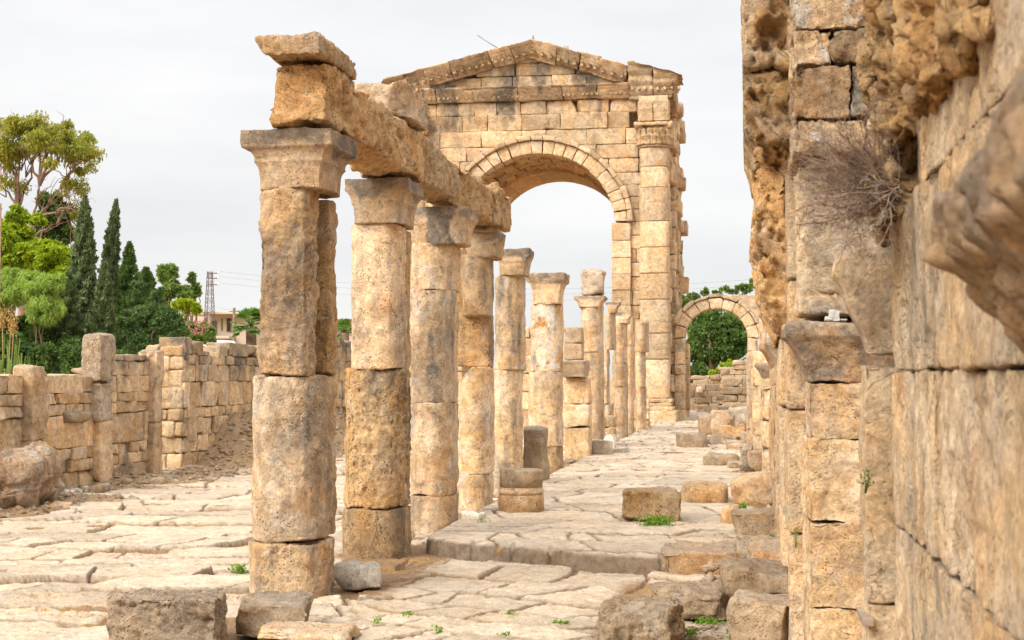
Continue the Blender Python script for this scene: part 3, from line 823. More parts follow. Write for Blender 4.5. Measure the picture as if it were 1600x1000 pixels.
# ================================================================== masonry
def masonry(mb, ax, a0, a1, face, inward, rows, lens=(0.4, 0.9), thick=0.3, res=0.12, r=0.02, amp=0.015, proud=0.02, gap=0.006, keep=None,
            warp=None, seed=0, jit=0.012, pit=0.0, top=None, cuts=0, skipp=0.0, pfreq=20, grime=None):
    """courses of separate blocks on a plane.  ax 'x': runs along X, faces -Y/+Y; ax 'y': runs along Y.  inward = +1/-1 direction into the wall"""
    rs = np.random.RandomState(seed)
    for ri in range(len(rows) - 1):
        z0, z1 = rows[ri], rows[ri + 1]
        if ri == 0: lens_all = lens
        if isinstance(lens_all, list): lens = lens_all[min(ri, len(lens_all) - 1)]
        a = a0 - rs.uniform(0, lens[0])
        while a < a1:
            L = rs.uniform(*lens) * (0.8 + 0.6 * min(1.5, (z1 - z0) / 0.45) * 0.6)
            b = a + L
            if a1 - b < lens[0] * 0.45: b = a1
            A, B = max(a, a0), min(b, a1); a = b
            if B - A < 0.06: continue
            if rs.rand() < skipp: continue
            zz = z1
            if top is not None:
                tz = min(top(A + 0.02), top(B - 0.02), top((A + B) / 2)) if False else top((A + B) / 2)
                if z0 > tz - 0.08: continue
                zz = min(z1, tz + rs.uniform(-0.05, 0.05))
                if zz - z0 < 0.07: continue
            if keep is not None and not keep(A, B, z0, zz): continue
            f = face - inward * rs.uniform(-proud, proud)
            lo_n, hi_n = sorted((f, f + inward * thick))
            if ax == 'x': lo, hi = (A + gap, lo_n, z0 + gap), (B - gap, hi_n, zz - gap)
            else: lo, hi = (lo_n, A + gap, z0 + gap), (hi_n, B - gap, zz - gap)
            block(mb, lo, hi, res=res, r=r, amp=amp, jit=jit, pit=pit, pfreq=pfreq, cuts=cuts if rs.rand() < 0.5 else 0, warp=warp, seed=rs.randint(1 << 20), grime=grime)
def slab_box(mb, lo, hi, res=0.5, **kw): block(mb, lo, hi, res=res, r=0.02, amp=0.0, **kw)

# ================================================================== MONUMENTAL ARCH
MY, MT = 52.0, 6.7
def mx_(u, v=400): return WY(u, v, MY)[0]
def mz_(v, u=840): return WY(u, v, MY)[1]
XL, XR = mx_(630), mx_(1046)
XC, ZC = WY(840, 349, MY)
RX = (mx_(959) - mx_(721)) / 2; RY = mz_(241) - ZC
RW = 0.66
AR = thing('monumental_arch', 'huge ancient stone arch with a gabled pediment, tallest structure in the scene', 'arch', (XC, MY + MT / 2, 0))
roof_px = [(596, 132), (672, 110), (735, 95), (785, 80), (833, 64), (885, 79), (985, 104), (1070, 122)]
rX = [WY(u, v, MY)[0] for u, v in roof_px]; rZ = [WY(u, v, MY)[1] for u, v in roof_px]
def roofz(x): return float(np.interp(x, rX, rZ))
def arch_keep(A, B, z0, z1, rx, rz, cx, cz):
    def ins(x, z): return (abs(x - cx) < rx) if z < cz else (((x - cx) / rx) ** 2 + ((z - cz) / rz) ** 2 < 1)
    return not all(ins(x, z) for x in (A, B, (A + B) / 2) for z in (z0, z1))
def arch_push(cx, cz, rx, rz):
    def w(P):
        P = P.copy(); dx = (P[:, 0] - cx) / rx; dz = (P[:, 2] - cz) / rz
        up = P[:, 2] >= cz
        q = np.sqrt(dx ** 2 + dz ** 2) + 1e-6
        k = np.where(up & (q < 1), 1 / q, 1)
        P[:, 0] = cx + dx * rx * k; P[:, 2] = cz + dz * rz * np.where(up, k, 1)
        lo = (~up) & (np.abs(dx) < 1)
        P[:, 0] = np.where(lo, cx + np.sign(dx) * rx, P[:, 0])
        return P
    return w
rxm, rzm = RX + RW * 0.6, RY + RW * 0.6
def facgrime(P):
    x, z = P[:, 0].astype(np.float32), P[:, 2].astype(np.float32)
    n = f2(x, z * .22, 1.5, 4, 88); drop = sstep(z, mz_(330), mz_(140))
    return .8 * sstep(n, .18, .55) * drop + .25 * sstep(f2(x, z, 1.1, 4, 89), .2, .6)
vr = [672, 655, 632, 612, 590, 568, 546, 522, 500, 478, 456, 434, 412, 391, 370, 349, 329, 310, 291, 272, 250, 228, 203]
rows = [mz_(v) for v in vr]
mb = MB()
masonry(mb, 'x', XL, XR, MY, 1, rows, lens=(0.55, 1.4), thick=0.6, res=0.16, r=0.025, amp=0.022, proud=0.018, seed=41, jit=0.01, grime=facgrime,
        keep=lambda A, B, a, b: arch_keep(A, B, a, b, rxm, rzm, XC, ZC), warp=arch_push(XC, ZC, rxm, rzm))
mb.build('facade_masonry', M['arch'], AR)
def mould(f0, z0, z1, out, steps=3):
    def w(P):
        P = P.copy(); t = np.clip((P[:, 2] - z0) / (z1 - z0), 0, 1)
        k = np.floor(t * steps + 0.35) / steps
        P[:, 1] = np.where(P[:, 1] < f0 + 0.2, P[:, 1] - out * k, P[:, 1])
        return P
    return w
mb = MB(); z0, z1 = mz_(203), mz_(179)
masonry(mb, 'x', mx_(664), mx_(984), MY, 1, [z0, z1], lens=(0.7, 1.5), thick=0.6, res=0.08, r=0.02, amp=0.02, proud=0.05, seed=43, grime=facgrime, warp=mould(MY, z0, z1, 0.16), jit=0.01)
mb.build('architrave', M['arch'], AR)
mb = MB()
masonry(mb, 'x', XL, XR, MY + 0.06, 1, [mz_(179), mz_(157)], lens=(0.6, 1.2), thick=0.6, res=0.08, r=0.06, amp=0.035, proud=0.05, grime=facgrime, seed=44, jit=0.03, cuts=1)
mb.build('frieze', M['arch'], AR)
mb = MB(); z0, z1 = mz_(157), mz_(137)
masonry(mb, 'x', mx_(660), mx_(985), MY - 0.08, 1, [z0, z1], lens=(0.9, 1.5), thick=0.7, res=0.06, r=0.03, amp=0.03, proud=0.03, grime=facgrime, seed=45, warp=mould(MY, z0, z1, 0.42, 4), jit=0.015)
for k in range(44):
    xa_ = mx_(664) + k * (mx_(984) - mx_(664)) / 44
    if random.random() < 0.85: block(mb, (xa_, MY - 0.22, z0 + 0.10), (xa_ + 0.09, MY, z0 + 0.2), res=0.1, r=0.015, amp=0.01)
mb.build('cornice', M['archgrey'], AR)
mb = MB()   # tympanum
def clampz(P):
    P = P.copy(); zz = np.interp(P[:, 0], rX, rZ) - 0.42
    P[:, 2] = np.minimum(P[:, 2], zz); return P
masonry(mb, 'x', mx_(665), mx_(990), MY + 0.1, 1, [mz_(137), mz_(117), mz_(97), mz_(78)], lens=(0.7, 1.3), thick=0.6, res=0.12, r=0.03, amp=0.02, proud=0.06, grime=facgrime, seed=46,
        keep=lambda A, B, a, b: a < roofz((A + B) / 2) - 0.55, warp=clampz)
mb.build('tympanum', M['arch'], AR)
def rake(mb, pts, thick, seed, outb=0.5):
    rs = np.random.RandomState(seed)
    for (ua, va), (ub, vb) in pts:
        a = np.array(WY(ua, va, MY)); b = np.array(WY(ub, vb, MY)); d = b - a; L = np.linalg.norm(d); d /= L; n = np.array([-d[1], d[0]])
        if n[1] < 0: n = -n
        s = 0
        while s < L - 0.05:
            e = min(L, s + rs.uniform(0.7, 1.05))
            if L - e < 0.4: e = L
            off = rs.uniform(-0.03, 0.03); a2 = a + n * off
            def w(P, a2=a2, d=d, n=n, s=s):
                t = np.clip((P[:, 2] + thick) / thick, 0, 1); k = np.floor(t * 4 + 0.3) / 4
                y = np.where(P[:, 1] < MY + 0.2, P[:, 1] - outb * k, P[:, 1])
                return np.stack([a2[0] + P[:, 0] * d[0] + P[:, 2] * n[0], y, a2[1] + P[:, 0] * d[1] + P[:, 2] * n[1]], 1)
            block(mb, (s + 0.012, MY - 0.05, -thick), (e - 0.012, MY + 0.75, 0), res=0.07, r=0.025, amp=0.045, jit=0.025, cuts=0, warp=w, seed=rs.randint(1 << 20), pit=0.03, pfreq=9)
            for q in range(3):
                xx = s + (q + 0.5) * (e - s) / 3
                block(mb, (xx - 0.05, MY - 0.25, -thick * 0.8), (xx + 0.06, MY + 0.1, -thick * 0.55), res=0.1, r=0.015, amp=0.015, warp=w)
            s = e
mb = MB(); rake(mb, [((603, 130), (833, 66)), ((833, 66), (985, 106))], 0.58, 5)
mb.build('raking_cornice', M['archgrey'], AR)
mb = MB()   # corner stones
corn = [WY(u, v, MY) for u, v in [(594, 134), (674, 108), (984, 99), (1070, 122)]]; cornX = [c[0] for c in corn]; cornZ = [c[1] for c in corn]
for q_ in [(600, 118, 640, 160, .45, 1), (640, 108, 674, 158, .3, 2), None, (983, 99, 1022, 156, .5, 3), (1022, 103, 1066, 156, .55, 4)]:
    if q_ is None: mb.build('corner_cornice', M['archgrey'], AR); mb = MB(); continue
    ua, va, ub, vb, dy, sd_ = q_
    a = WY(ua, vb, MY); b = WY(ub, va, MY)
    def w(P, z0=a[1], z1=b[1], dy=dy, xr=b[0], last=(ub == 1066)):
        P = P.copy(); t = np.clip((P[:, 2] - z0) / (z1 - z0), 0, 1); k = np.floor(t * 4 + .3) / 4
        P[:, 1] = np.where(P[:, 1] < MY + 0.2, P[:, 1] - dy * k, P[:, 1])
        if last: P[:, 0] = np.where(P[:, 0] > xr - 0.3, P[:, 0] - 0.35 * (1 - k), P[:, 0])
        P[:, 2] = np.minimum(P[:, 2], np.interp(P[:, 0], cornX, cornZ) + .02 * np.sin(P[:, 0] * 9))
        return P
    block(mb, (a[0], MY - 0.06, a[1]), (b[0] - 0.01, MY + 1.4, b[1]), res=0.07, r=0.025, amp=0.04, jit=0.01, cuts=0, warp=w, seed=sd_ * 7, pit=0.02, pfreq=9)
    for q in range(4):
        xx = a[0] + (q + 0.4) * (b[0] - a[0]) / 4
        block(mb, (xx, MY - 0.3, a[1] + 0.3), (xx + 0.09, MY, a[1] + 0.42), res=0.1, r=0.015, amp=0.01)
mb.build('corner_cornice', M['archgrey'], AR); mb = MB()
# side cornice running back
for k in range(5):
    y0 = MY + 1.35 + k * 1.05
    block(mb, (XR - 0.3, y0, mz_(156) - 0.05), (XR + random.uniform(0.15, 0.35), y0 + 1.0, mz_(132) + random.uniform(-.2, .1)), res=0.1, r=0.06, amp=0.06, jit=0.06, cuts=2)
mb.build('side_cornice', M['archgrey'], AR)
for (u, v) in [(788, 78), (884, 79), (986, 101)]:
    mb = MB(); x, z = WY(u, v, MY); block(mb, (x - .09, MY - .2, z - .15), (x + .1, MY + .2, z + .12), res=0.06, r=0.03, amp=0.03, jit=0.03)
    mb.build('ridge_stone', M['archgrey'], AR)
# arch ring
def ring_warp(cx, cz, rx, rz):
    R = (rx + rz) / 2
    def w(P):
        t = P[:, 0] / R
        return np.stack([cx - np.cos(t) * (rx + P[:, 2]), P[:, 1], cz + np.sin(t) * (rz + P[:, 2])], 1)
    return w, R
w, R = ring_warp(XC, ZC, RX, RY)
mb = MB(); n = 23
for k in range(n):
    t0, t1 = k * pi / n * R, (k + 1) * pi / n * R
    j = random.uniform(-0.02, 0.02)
    block(mb, (t0 + .008, MY - 0.14 + j, 0.0 + random.uniform(-.02, .02)), (t1 - .008, MY + 0.55, RW * .72), res=0.09, r=0.03, amp=0.02, jit=0.012, warp=w, tone=(random.uniform(.55, 1), .2, random.random()))
mb.build('voussoir_ring', M['arch'], AR)
mb = MB()
for k in range(n):
    t0, t1 = k * pi / n * R, (k + 1) * pi / n * R
    block(mb, (t0 + .006, MY - 0.26, RW * .74), (t1 - .006, MY + 0.4, RW + random.uniform(-.03, .03)), res=0.09, r=0.03, amp=0.025, jit=0.015, warp=w)
mb.build('ring_moulding', M['archgrey'], AR)
mb = MB(); ybs = [MY + .56, MY + 1.3, MY + 2.1, MY + 2.9, MY + 3.7]
for i in range(4):
    nn = 19; o = random.random()
    for k in range(-1, nn):
        t0, t1 = max(0, (k + o)) * pi / nn * R, min(nn, k + 1 + o) * pi / nn * R
        if t1 - t0 < 0.1: continue
        block(mb, (t0 + .012, ybs[i] + .012, random.uniform(-.05, .06)), (t1 - .012, ybs[i + 1] - .012, .5), res=0.12, r=0.035, amp=0.02, warp=w, jit=0.02)
mb.build('vault', M['pitted'], AR)
mb = MB()
for k in range(7):
    t0, t1 = k * pi / 7 * R, (k + 1) * pi / 7 * R
    block(mb, (t0 + .004, MY + 3.7, -0.12), (t1 - .004, MY + MT, .5), res=0.2, r=0.02, amp=0.008, warp=w)
mb.build('rear_vault_band', M['pitted'], AR)
# piers: right jamb pilaster, jamb faces, half column
rows = [mz_(v) for v in (675, 655, 630, 604, 580, 556, 530, 505, 480, 455, 430, 405, 378, 351)]
mb = MB(); masonry(mb, 'x', mx_(956), mx_(986), MY - 0.16, 1, rows, lens=(2, 2.5), thick=0.6, res=0.09, r=0.02, amp=0.015, proud=0.015, seed=50)
mb.build('jamb_pilaster', M['arch'], AR); mb = MB()
masonry(mb, 'x', mx_(694), mx_(724), MY - 0.16, 1, rows, lens=(2, 2.5), thick=0.6, res=0.12, r=0.02, amp=0.015, proud=0.015, seed=51)
mb.build('jamb_pilaster', M['arch'], AR)
xjl, xjr = XC - RX, XC + RX
mb = MB()
masonry(mb, 'y', MY + .45, MY + MT, xjl, -1, rows[:-1] + [ZC], lens=(.6, 1.3), thick=.4, res=.15, r=.03, amp=.02, seed=52); mb.build('passage_wall', M['arch'], AR); mb = MB()
masonry(mb, 'y', MY + .45, MY + MT, xjr, 1, rows[:-1] + [ZC], lens=(.6, 1.3), thick=.4, res=.15, r=.03, amp=.02, seed=53)
mb.build('passage_wall', M['arch'], AR)
def halfcol(u0, u1, full=True, seed=0):
    x0, x1 = mx_(u0), mx_(u1); cx = (x0 + x1) / 2; hr = (x1 - x0) / 2
    mb = MB(); v = 622; k = 0; rs = np.random.RandomState(seed)
    while v > 240:
        hgt = rs.choice([22, 26, 32, 40]) if v < 350 else rs.choice([40, 52, 60]); vt = max(236, v - hgt)
        if vt < 250: vt = 236
        z0, z1 = mz_(v), mz_(vt); rad = hr * (1.0 if v > 350 else rs.uniform(.95, 1.03))
        sq = 5.0 if v > 350 else 2.3
        lathe_half = [(rad * .985, z0 + .01), (rad, z0 + .05), (rad * 1.01, (z0 + z1) / 2), (rad, z1 - .05), (rad * .985, z1 - .01)]
        lathe(mb, cx, MY + 0.05, lathe_half, 28, sq=sq, amp=0.03, seed=k * 3.1, sy=0.75)
        v = vt; k += 1
    mb.build('half_column', M['arch'], AR)
    # base
    mb = MB(); z = [mz_(672), mz_(640), mz_(634), mz_(628), mz_(622)]
    for (e, a, b) in [(.25, z[0], z[1]), (.16, z[1], z[2]), (.08, z[2], z[3]), (.12, z[3], z[4])]:
        block(mb, (cx - hr - e, MY - .75 - e * .6, a + .004), (cx + hr + e, MY + .3, b - .004), res=.08, r=.04, amp=.025, jit=.01)
    mb.build('column_base', M['arch'], AR)
    # capital: bell, leaves, abacus
    mb = MB(); za, zb_ = mz_(236), mz_(199); H = zb_ - za
    lathe(mb, cx, MY + 0.02, [(hr * 1.02, za), (hr * 1.1, za + H * .05), (hr * .92, za + H * .1), (hr * .95, za + H * .5), (hr * 1.12, za + H * .85)], 28, amp=0.05, seed=5, sy=.8)
    for ring_, (nz_, zz, out, sz) in enumerate([(9, .15, 1.08, .17), (8, .42, 1.14, .19)]):
        for q in range(nz_):
            tt = pi + (q + .5 * (1 - ring_ * .0)) * pi / nz_ + .0
            px, py = cx + cos(tt) * hr * out, MY + .02 + sin(tt) * hr * out * .8
            block(mb, (px - sz * .55, py - .07, za + H * zz - .04), (px + sz * .55, py + .07, za + H * (zz + .3)), res=.05, r=.05, amp=.03, rot=tt + pi / 2,
                  warp=lambda P, py=py, zz=zz: np.stack([P[:, 0], P[:, 1] - .16 * np.clip((P[:, 2] - (za + H * zz)) / (H * .3), 0, 1) ** 2, P[:, 2]], 1))
    for sx_ in (-1, 1):   # corner scrolls
        pts = [(cx + sx_ * hr * (.5 + .75 * k / 8), MY - hr * .8 * (.7 + .35 * k / 8), za + H * (.55 + .33 * sin(k / 8 * 1.9))) for k in range(9)]
        tube(mb, pts, [.05 + .012 * k for k in range(9)], 7)
    block(mb, (cx - hr * 1.28, MY - hr * 1.1, zb_ - H * .15), (cx + hr * 1.28, MY + .3, zb_), res=.06, r=.03, amp=.03, jit=.02, cuts=1)
    mb.build('capital', M['arch'], AR)
    # entablature block over it
    mb = MB(); z0, z1 = mz_(198), mz_(168)
    block(mb, (cx - hr * 1.05, MY - .55, z0 + .01), (cx - .01, MY + .2, z1), res=.07, r=.02, amp=.02, warp=mould(MY, z0, z1, .14, 3))
    block(mb, (cx + .01, MY - .55, z0 + .01), (cx + hr * 1.05, MY + .2, z1), res=.07, r=.02, amp=.02, warp=mould(MY, z0, z1, .14, 3))
    block(mb, (cx - hr * 1.0, MY - .2, z1 + .01), (cx + hr * .98, MY + .3, mz_(156)), res=.1, r=.03, amp=.02)
    mb.build('entablature', M['arch'], AR)
halfcol(1000, 1046, seed=3); halfcol(624, 664, seed=9)
# right flank: ragged bosses seen in profile
mb = MB(); rs = np.random.RandomState(12); z = -0.1; ztop = mz_(156)
while z < ztop:
    h = rs.uniform(.38, .62); y = MY + .3
    while y < MY + MT:
        L = rs.uniform(.7, 1.4); p = rs.choice([-.03, .0, .03, .1, .2, .33], p=[.25, .25, .2, .15, .1, .05])
        if 1.2 < y - MY < 2.6 or 4.3 < y - MY < 5.6: p += .14
        block(mb, (XR - .5, y + .01, z + .01), (XR + p, min(y + L, MY + MT) - .01, min(z + h, ztop) - .01), res=.12, r=.05, amp=.035, jit=.03, cuts=1 if rs.rand() < .4 else 0, seed=rs.randint(99999))
        y += L
    z += h
mb.build('flank_masonry', M['arch'], AR)
mb = MB()   # rubble core
slab_box(mb, (XL + .3, MY + .5, -.2), (xjl - .35, MY + MT - .1, ZC + .3))
slab_box(mb, (xjr + .35, MY + .5, -.2), (XR - .4, MY + MT - .1, ZC + .3))
zt_ = ZC + RY + .55
slab_box(mb, (XL + .3, MY + .55, zt_), (XR - .3, MY + MT - .1, mz_(140)))
for k in range(8):
    a, b = k / 8, (k + 1) / 8; za_, zb2 = ZC + .3 + a * (zt_ - ZC - .3), ZC + .3 + b * (zt_ - ZC - .3)
    dx = (RX + .55) * sqrt(max(0, 1 - ((zb2 - ZC) / (RY + .56)) ** 2)) if False else (RX + .52) * sqrt(max(0, 1 - min(1, (za_ - ZC) / (RY + .52)) ** 2))
    slab_box(mb, (XL + .3, MY + .55, za_), (XC - dx, MY + MT - .1, zb2 + .0)); slab_box(mb, (XC + dx, MY + .55, za_), (XR - .4, MY + MT - .1, zb2))
def gable(P):
    P = P.copy(); P[:, 2] = np.minimum(P[:, 2], np.interp(P[:, 0], rX, rZ) - .3); return P
slab_box(mb, (XL, MY + .6, mz_(141)), (XR - .1, MY + MT - .2, mz_(64)), warp=gable)
slab_box(mb, (XL - .3, MY + MT - .3, -.2), (xjl - .02, MY + MT, mz_(150))); slab_box(mb, (xjr + .02, MY + MT - .3, -.2), (XR, MY + MT, mz_(150)))
slab_box(mb, (XL - .02, MY + .6, -.2), (XL + .4, MY + MT, mz_(141)))
mb.build('core', M['arch'], AR)
# rod leaning out of the roof, bird on the ridge
xa_, za_ = WY(746, 55, MY); xb_, zb_ = WY(786, 80, MY)
solo('metal_rod', 'thin bent metal rod sticking up from the pediment edge', 'rod', M['steel'], lambda m: tube(m, [(xa_, MY, za_), ((xa_ + xb_) / 2, MY, (za_ + zb_) / 2 - .015), (xb_ + .25, MY, zb_ - .15)], .018, 6))
x, z = WY(833, 62, MY)
bd = thing('bird', 'tiny dark bird perched on the top of the pediment', 'bird', (x, MY, z - .03))
mb = MB(); lathe(mb, x, MY, [(.005, z - .02), (.035, z + .0), (.045, z + .04), (.038, z + .08), (.025, z + .105), (.03, z + .13), (.02, z + .155), (.004, z + .165)], 10, amp=0.0)
tube(mb, [(x + .01, MY - .05, z + .15), (x + .03, MY - .09, z + .145)], [.008, .002], 5); tube(mb, [(x, MY, z - .02), (x, MY, z - .06)], .006, 5)
tube(mb, [(x - .02, MY + .02, z + .03), (x - .09, MY + .03, z - .03)], [.02, .008], 5)
mb.build('body', M['dark'], bd)

# ================================================================== SMALL ARCH at its right
SY = 53.0
def sx_(u, v=550): return WY(u, v, SY)[0]
def sz_(v, u=1119): return WY(u, v, SY)[1]
sc, szc = WY(1119, 528, SY); srx = (sx_(1168) - sx_(1070)) / 2; sry = sz_(482) - szc
SA = thing('small_arch', 'small round side arch over the walk, joined to the right flank of the big arch', 'arch', (sc, SY + .5, WZ))
w, R = ring_warp(sc, szc, srx, sry); mb = MB()
for k in range(9):
    t0, t1 = k * pi / 9 * R, (k + 1) * pi / 9 * R
    block(mb, (t0 + .006, SY - .05, 0), (t1 - .006, SY + .9, .38 + random.uniform(-.02, .02)), res=.06, r=.03, amp=.02, jit=.01, warp=w, tone=(random.uniform(.4, .9), .2, random.random()))
mb.build('voussoir_ring', M['arch'], SA)
mb = MB()
for k in range(1, 9):
    t0, t1 = k * pi / 9 * R, (k + 1) * pi / 9 * R
    block(mb, (t0 + .006, SY - .12, .39), (t1 - .006, SY + .7, .54 + random.uniform(-.04, .02)), res=.06, r=.03, amp=.03, jit=.02, warp=w)
mb.build('ring_moulding', M['archgrey'], SA)
rws = [0, sz_(640), sz_(612), sz_(585), sz_(570), sz_(550), sz_(528)]
mb = MB(); masonry(mb, 'x', sx_(1054), sx_(1070), SY - .04, 1, rws, lens=(2, 2.2), thick=.9, res=.07, r=.03, amp=.03, seed=61); mb.build('pier', M['arch'], SA); mb = MB()
masonry(mb, 'x', sx_(1168), sx_(1184), SY - .04, 1, rws, lens=(2, 2.2), thick=.9, res=.07, r=.03, amp=.03, seed=62)
mb.build('pier', M['arch'], SA)
mb = MB(); kp = lambda A, B, a, b: arch_keep(A, B, a, b, srx + .45, sry + .45, sc, szc)
masonry(mb, 'x', XR - .1, sx_(1060), SY + .08, 1, rws + [sz_(508), sz_(490)], lens=(.5, .8), thick=.7, res=.08, r=.03, amp=.03, seed=63); mb.build('spandrel', M['archgrey'], SA); mb = MB()
masonry(mb, 'x', sc, sx_(1186), SY + .05, 1, [szc, sz_(505), sz_(482), sz_(461)], lens=(.6, 1.0), thick=.7, res=.07, r=.03, amp=.03, seed=64, keep=kp, warp=arch_push(sc, szc, srx + .45, sry + .45))
mb.build('spandrel', M['archgrey'], SA)

# ================================================================== RIGHT WALL
RG = 'piers of the wall along the right edge'
def impost(t, X0, X1, Ya, Yb, z0, z1, proj, res=0.012, mat='impost', seed=1, fproj=None, amp=.014, grime=None):
    """springer stone: bottom edge flush with the pier, hollow flare up to a slab that projects toward the walk"""
    def w(P):
        P = P.copy(); tt = np.clip((P[:, 2] - z0) / (z1 - z0), 0, 1)
        k = np.where(tt > .74, 1.0, (tt / .74) ** 1.7 * .9)
        fx = np.clip((X1 - P[:, 0]) / (X1 - X0), 0, 1)
        P[:, 0] = P[:, 0] - proj * k * fx
        fy = np.clip((Yb - P[:, 1]) / (Yb - Ya), 0, 1)
        P[:, 1] = P[:, 1] - (proj if fproj is None else fproj) * k * fy
        return P
    m = MB(); block(m, (X0, Ya, z0), (X1, Yb, z1), res=res, r=.02, amp=amp, freq=6, pit=.010, pfreq=35, jit=.006, warp=w, seed=seed, cuts=0, grime=grime)
    return m.build('impost', M[mat], t)

# --- pier A: the near wall, camera is hard against it
XA = .362
A = thing('near_wall_pier', 'closest and largest wall face, out of focus, streaked with grey and orange', 'wall', (.7, 1.5, 0), RG)
def zA(v, u=1400, Y=3.3): return WY(u, v, Y)[1]
mb = MB()
def wavy(P):
    P = P.copy()
    P[:, 0] -= .004 * f2(P[:, 1].astype(np.float32), P[:, 2].astype(np.float32) * .35, 5, 3, 3) 
    return P
def neargrime(P):
    y, z = P[:, 1].astype(np.float32), P[:, 2].astype(np.float32)
    band = np.exp(-((y - 3.18 + .10 * f2(y * 0, z, 1.2, 2, 5)) / .20) ** 2) * sstep(f2(y, z * .25, 5, 3, 92) + .55, .1, .6)
    return .8 * band + .15 * sstep(f2(y, z * .18, 5.5, 3, 93), .36, .6) + .15 * sstep(f2(y, z, 3, 4, 94), .45, .7)
rowsA = [-.1, .45, .98, 1.34, 1.715, 2.10, 2.55, 3.1, 3.7, 4.3]
ends = {0: [-2, -.8, .5, 1.6, 2.9, 3.72], 1: [-2, -.4, .9, 2.2, 3.2, 3.72], 2: [-2, -1, .4, 1.5, 2.45, 3.72], 3: [-2, -.3, 1.15, 1.9, 2.95, 3.72],
        4: [-2, -1, .3, 1.42, 2.1, 2.85, 3.72], 5: [-2, -.6, .8, 1.9, 2.75, 3.2], 6: [-2, -1, .4, 1.6, 2.5, 3.2], 7: [-2, 0, 1.5, 2.6, 3.3], 8: [-2, 0, 1.5, 2.6, 3.5]}
for i in range(9):
    e = ends[i]
    for k in range(len(e) - 1):
        vis = e[k + 1] > 1.3 and .6 < rowsA[i + 1] and rowsA[i] < 3.4
        off = random.uniform(-.004, .004)
        block(mb, (XA + off, e[k] + .001, rowsA[i] + .001), (1.2, e[k + 1] - .001, rowsA[i + 1] - .001), res=.012 if vis else .12, r=.006, amp=.006, freq=7, pit=.006, pfreq=40, holes=.006, hfreq=11,
              jit=.002, warp=wavy, seed=100 + i * 10 + k, grime=neargrime, tone=(random.uniform(.4, .9), random.random(), random.random()))
mb.build('masonry', M['near'], A)
# eroded, cavernous mass at the upper end
mb = MB()
def wr(P):
    P = P.copy(); z = P[:, 2]
    # widest at the top, running out to a tail at lower right
    P[:, 0] += .0
    return P
for (ya, yb, za_, zb2, sd_) in [(3.38, 3.80, 2.08, 2.27, 3), (2.85, 3.86, 2.24, 2.46, 4), (2.15, 2.95, 2.22, 2.5, 7), (2.3, 3.9, 2.44, 3.2, 9)]:
    block(mb, (XA - .045, ya, za_), (1.0, yb, zb2), res=.010, r=.03, amp=.03, freq=9, pit=.03, pfreq=55, holes=.06, hfreq=12, jit=.02, cuts=0, seed=sd_, warp=wr)
mb.build('eroded_stone', M['rock'], A)
# pilaster nib at the end of the pier
xn, _ = WY(1345, 700, 3.88)
mb = MB()
for k, (a, b) in enumerate([(-.1, WY(1345, 938, 3.78)[1]), (WY(1345, 938, 3.78)[1], 1.735)]):
    block(mb, (xn, 3.74, a + .001), (1.1, 3.88, b - .001), res=.012, r=.006, amp=.008, freq=6, pit=.008, holes=.004, jit=.004, seed=60 + k)
mb.build('pilaster', M['near'], A)
impost(A, xn, 1.0, 3.76, 3.90, 1.745, 2.035, .062, res=.009, seed=71, fproj=.0, mat='near')
mb = MB()
for k, (a, b) in enumerate([(2.04, 2.12)]):
    block(mb, (xn + .04, 3.78, a), (1.1, 3.88, b), res=.014, r=.03, amp=.02, freq=7, pit=.02, holes=.02, cuts=1, seed=80 + k)
mb.build('upper_stone', M['pier'], A)
# nearest impost, out of focus
m = MB()
def wI(P):
    P = P.copy(); tt = np.clip((P[:, 2] - 1.715) / .21, 0, 1)
    k = np.clip(tt / .62, 0, 1) ** 1.25
    fx = np.clip((1.0 - P[:, 0]) / .6, 0, 1) ** .5
    P[:, 0] -= .137 * k * fx
    return P
block(m, (XA - .005, .75, 1.715), (1.0, 1.86, 1.93), res=.010, r=.022, amp=.022, freq=8, pit=.014, pfreq=35, jit=.008, warp=wI, seed=91, holes=.016, hfreq=14, grime=lambda P: .5 * sstep(P[:, 2] + .04 * fbm(P.astype(np.float32) * 9, 3, 96), 1.82, 1.90))
m.build('impost', M['impost'], A)
# wooden peg between stones
solo('wooden_peg', 'small weathered wooden peg wedged in the joint low on the pilaster', 'peg', M['wood'],
     lambda m: block(m, (WY(1346, 970, 3.74)[0], 3.70, WY(1346, 975, 3.74)[1]), (WY(1364, 970, 3.74)[0], 3.9, WY(1346, 963, 3.74)[1]), res=.01, r=.002, amp=.001))

# --- pier B
def rpier(name, label, Y0, Y1, X0, zts, ztop_mat='pier', cap=None, res=.03, X1=1.15, strip=True, mat='pier', base=0.0, amp=.014, splits=None):
    t = thing(name, label, 'wall pier', ((X0 + X1) / 2, (Y0 + Y1) / 2, base), RG)
    mb = MB()
    for i in range(len(zts) - 1):
        cutsY = splits or [Y0, Y0 + .55, Y1]
        for k in range(len(cutsY) - 1):
            off = 0 if k == 0 else random.uniform(-.03, .03)
            block(mb, (X0 + off, cutsY[k] + .004, zts[i] + .001), (X1, cutsY[k + 1] - .003, zts[i + 1] - .001), res=res, r=.007, amp=amp, freq=6, pit=.012, pfreq=34, holes=.009, hfreq=11, jit=.003, seed=random.randrange(9999))
    mb.build('masonry', M[mat], t)
    return t
YB = 8.1
def zB(v): return WY(1300, v, YB)[1]
XB, _ = WY(1264, 700, YB)
B = rpier('wall_pier', 'tall pier with a dark flared impost bearing white pebbles, behind the near wall face', YB, 11.4, XB, [-.05, zB(952), zB(816), zB(687), zB(598)], res=.017, splits=[YB, 8.62, 9.9, 11.4])
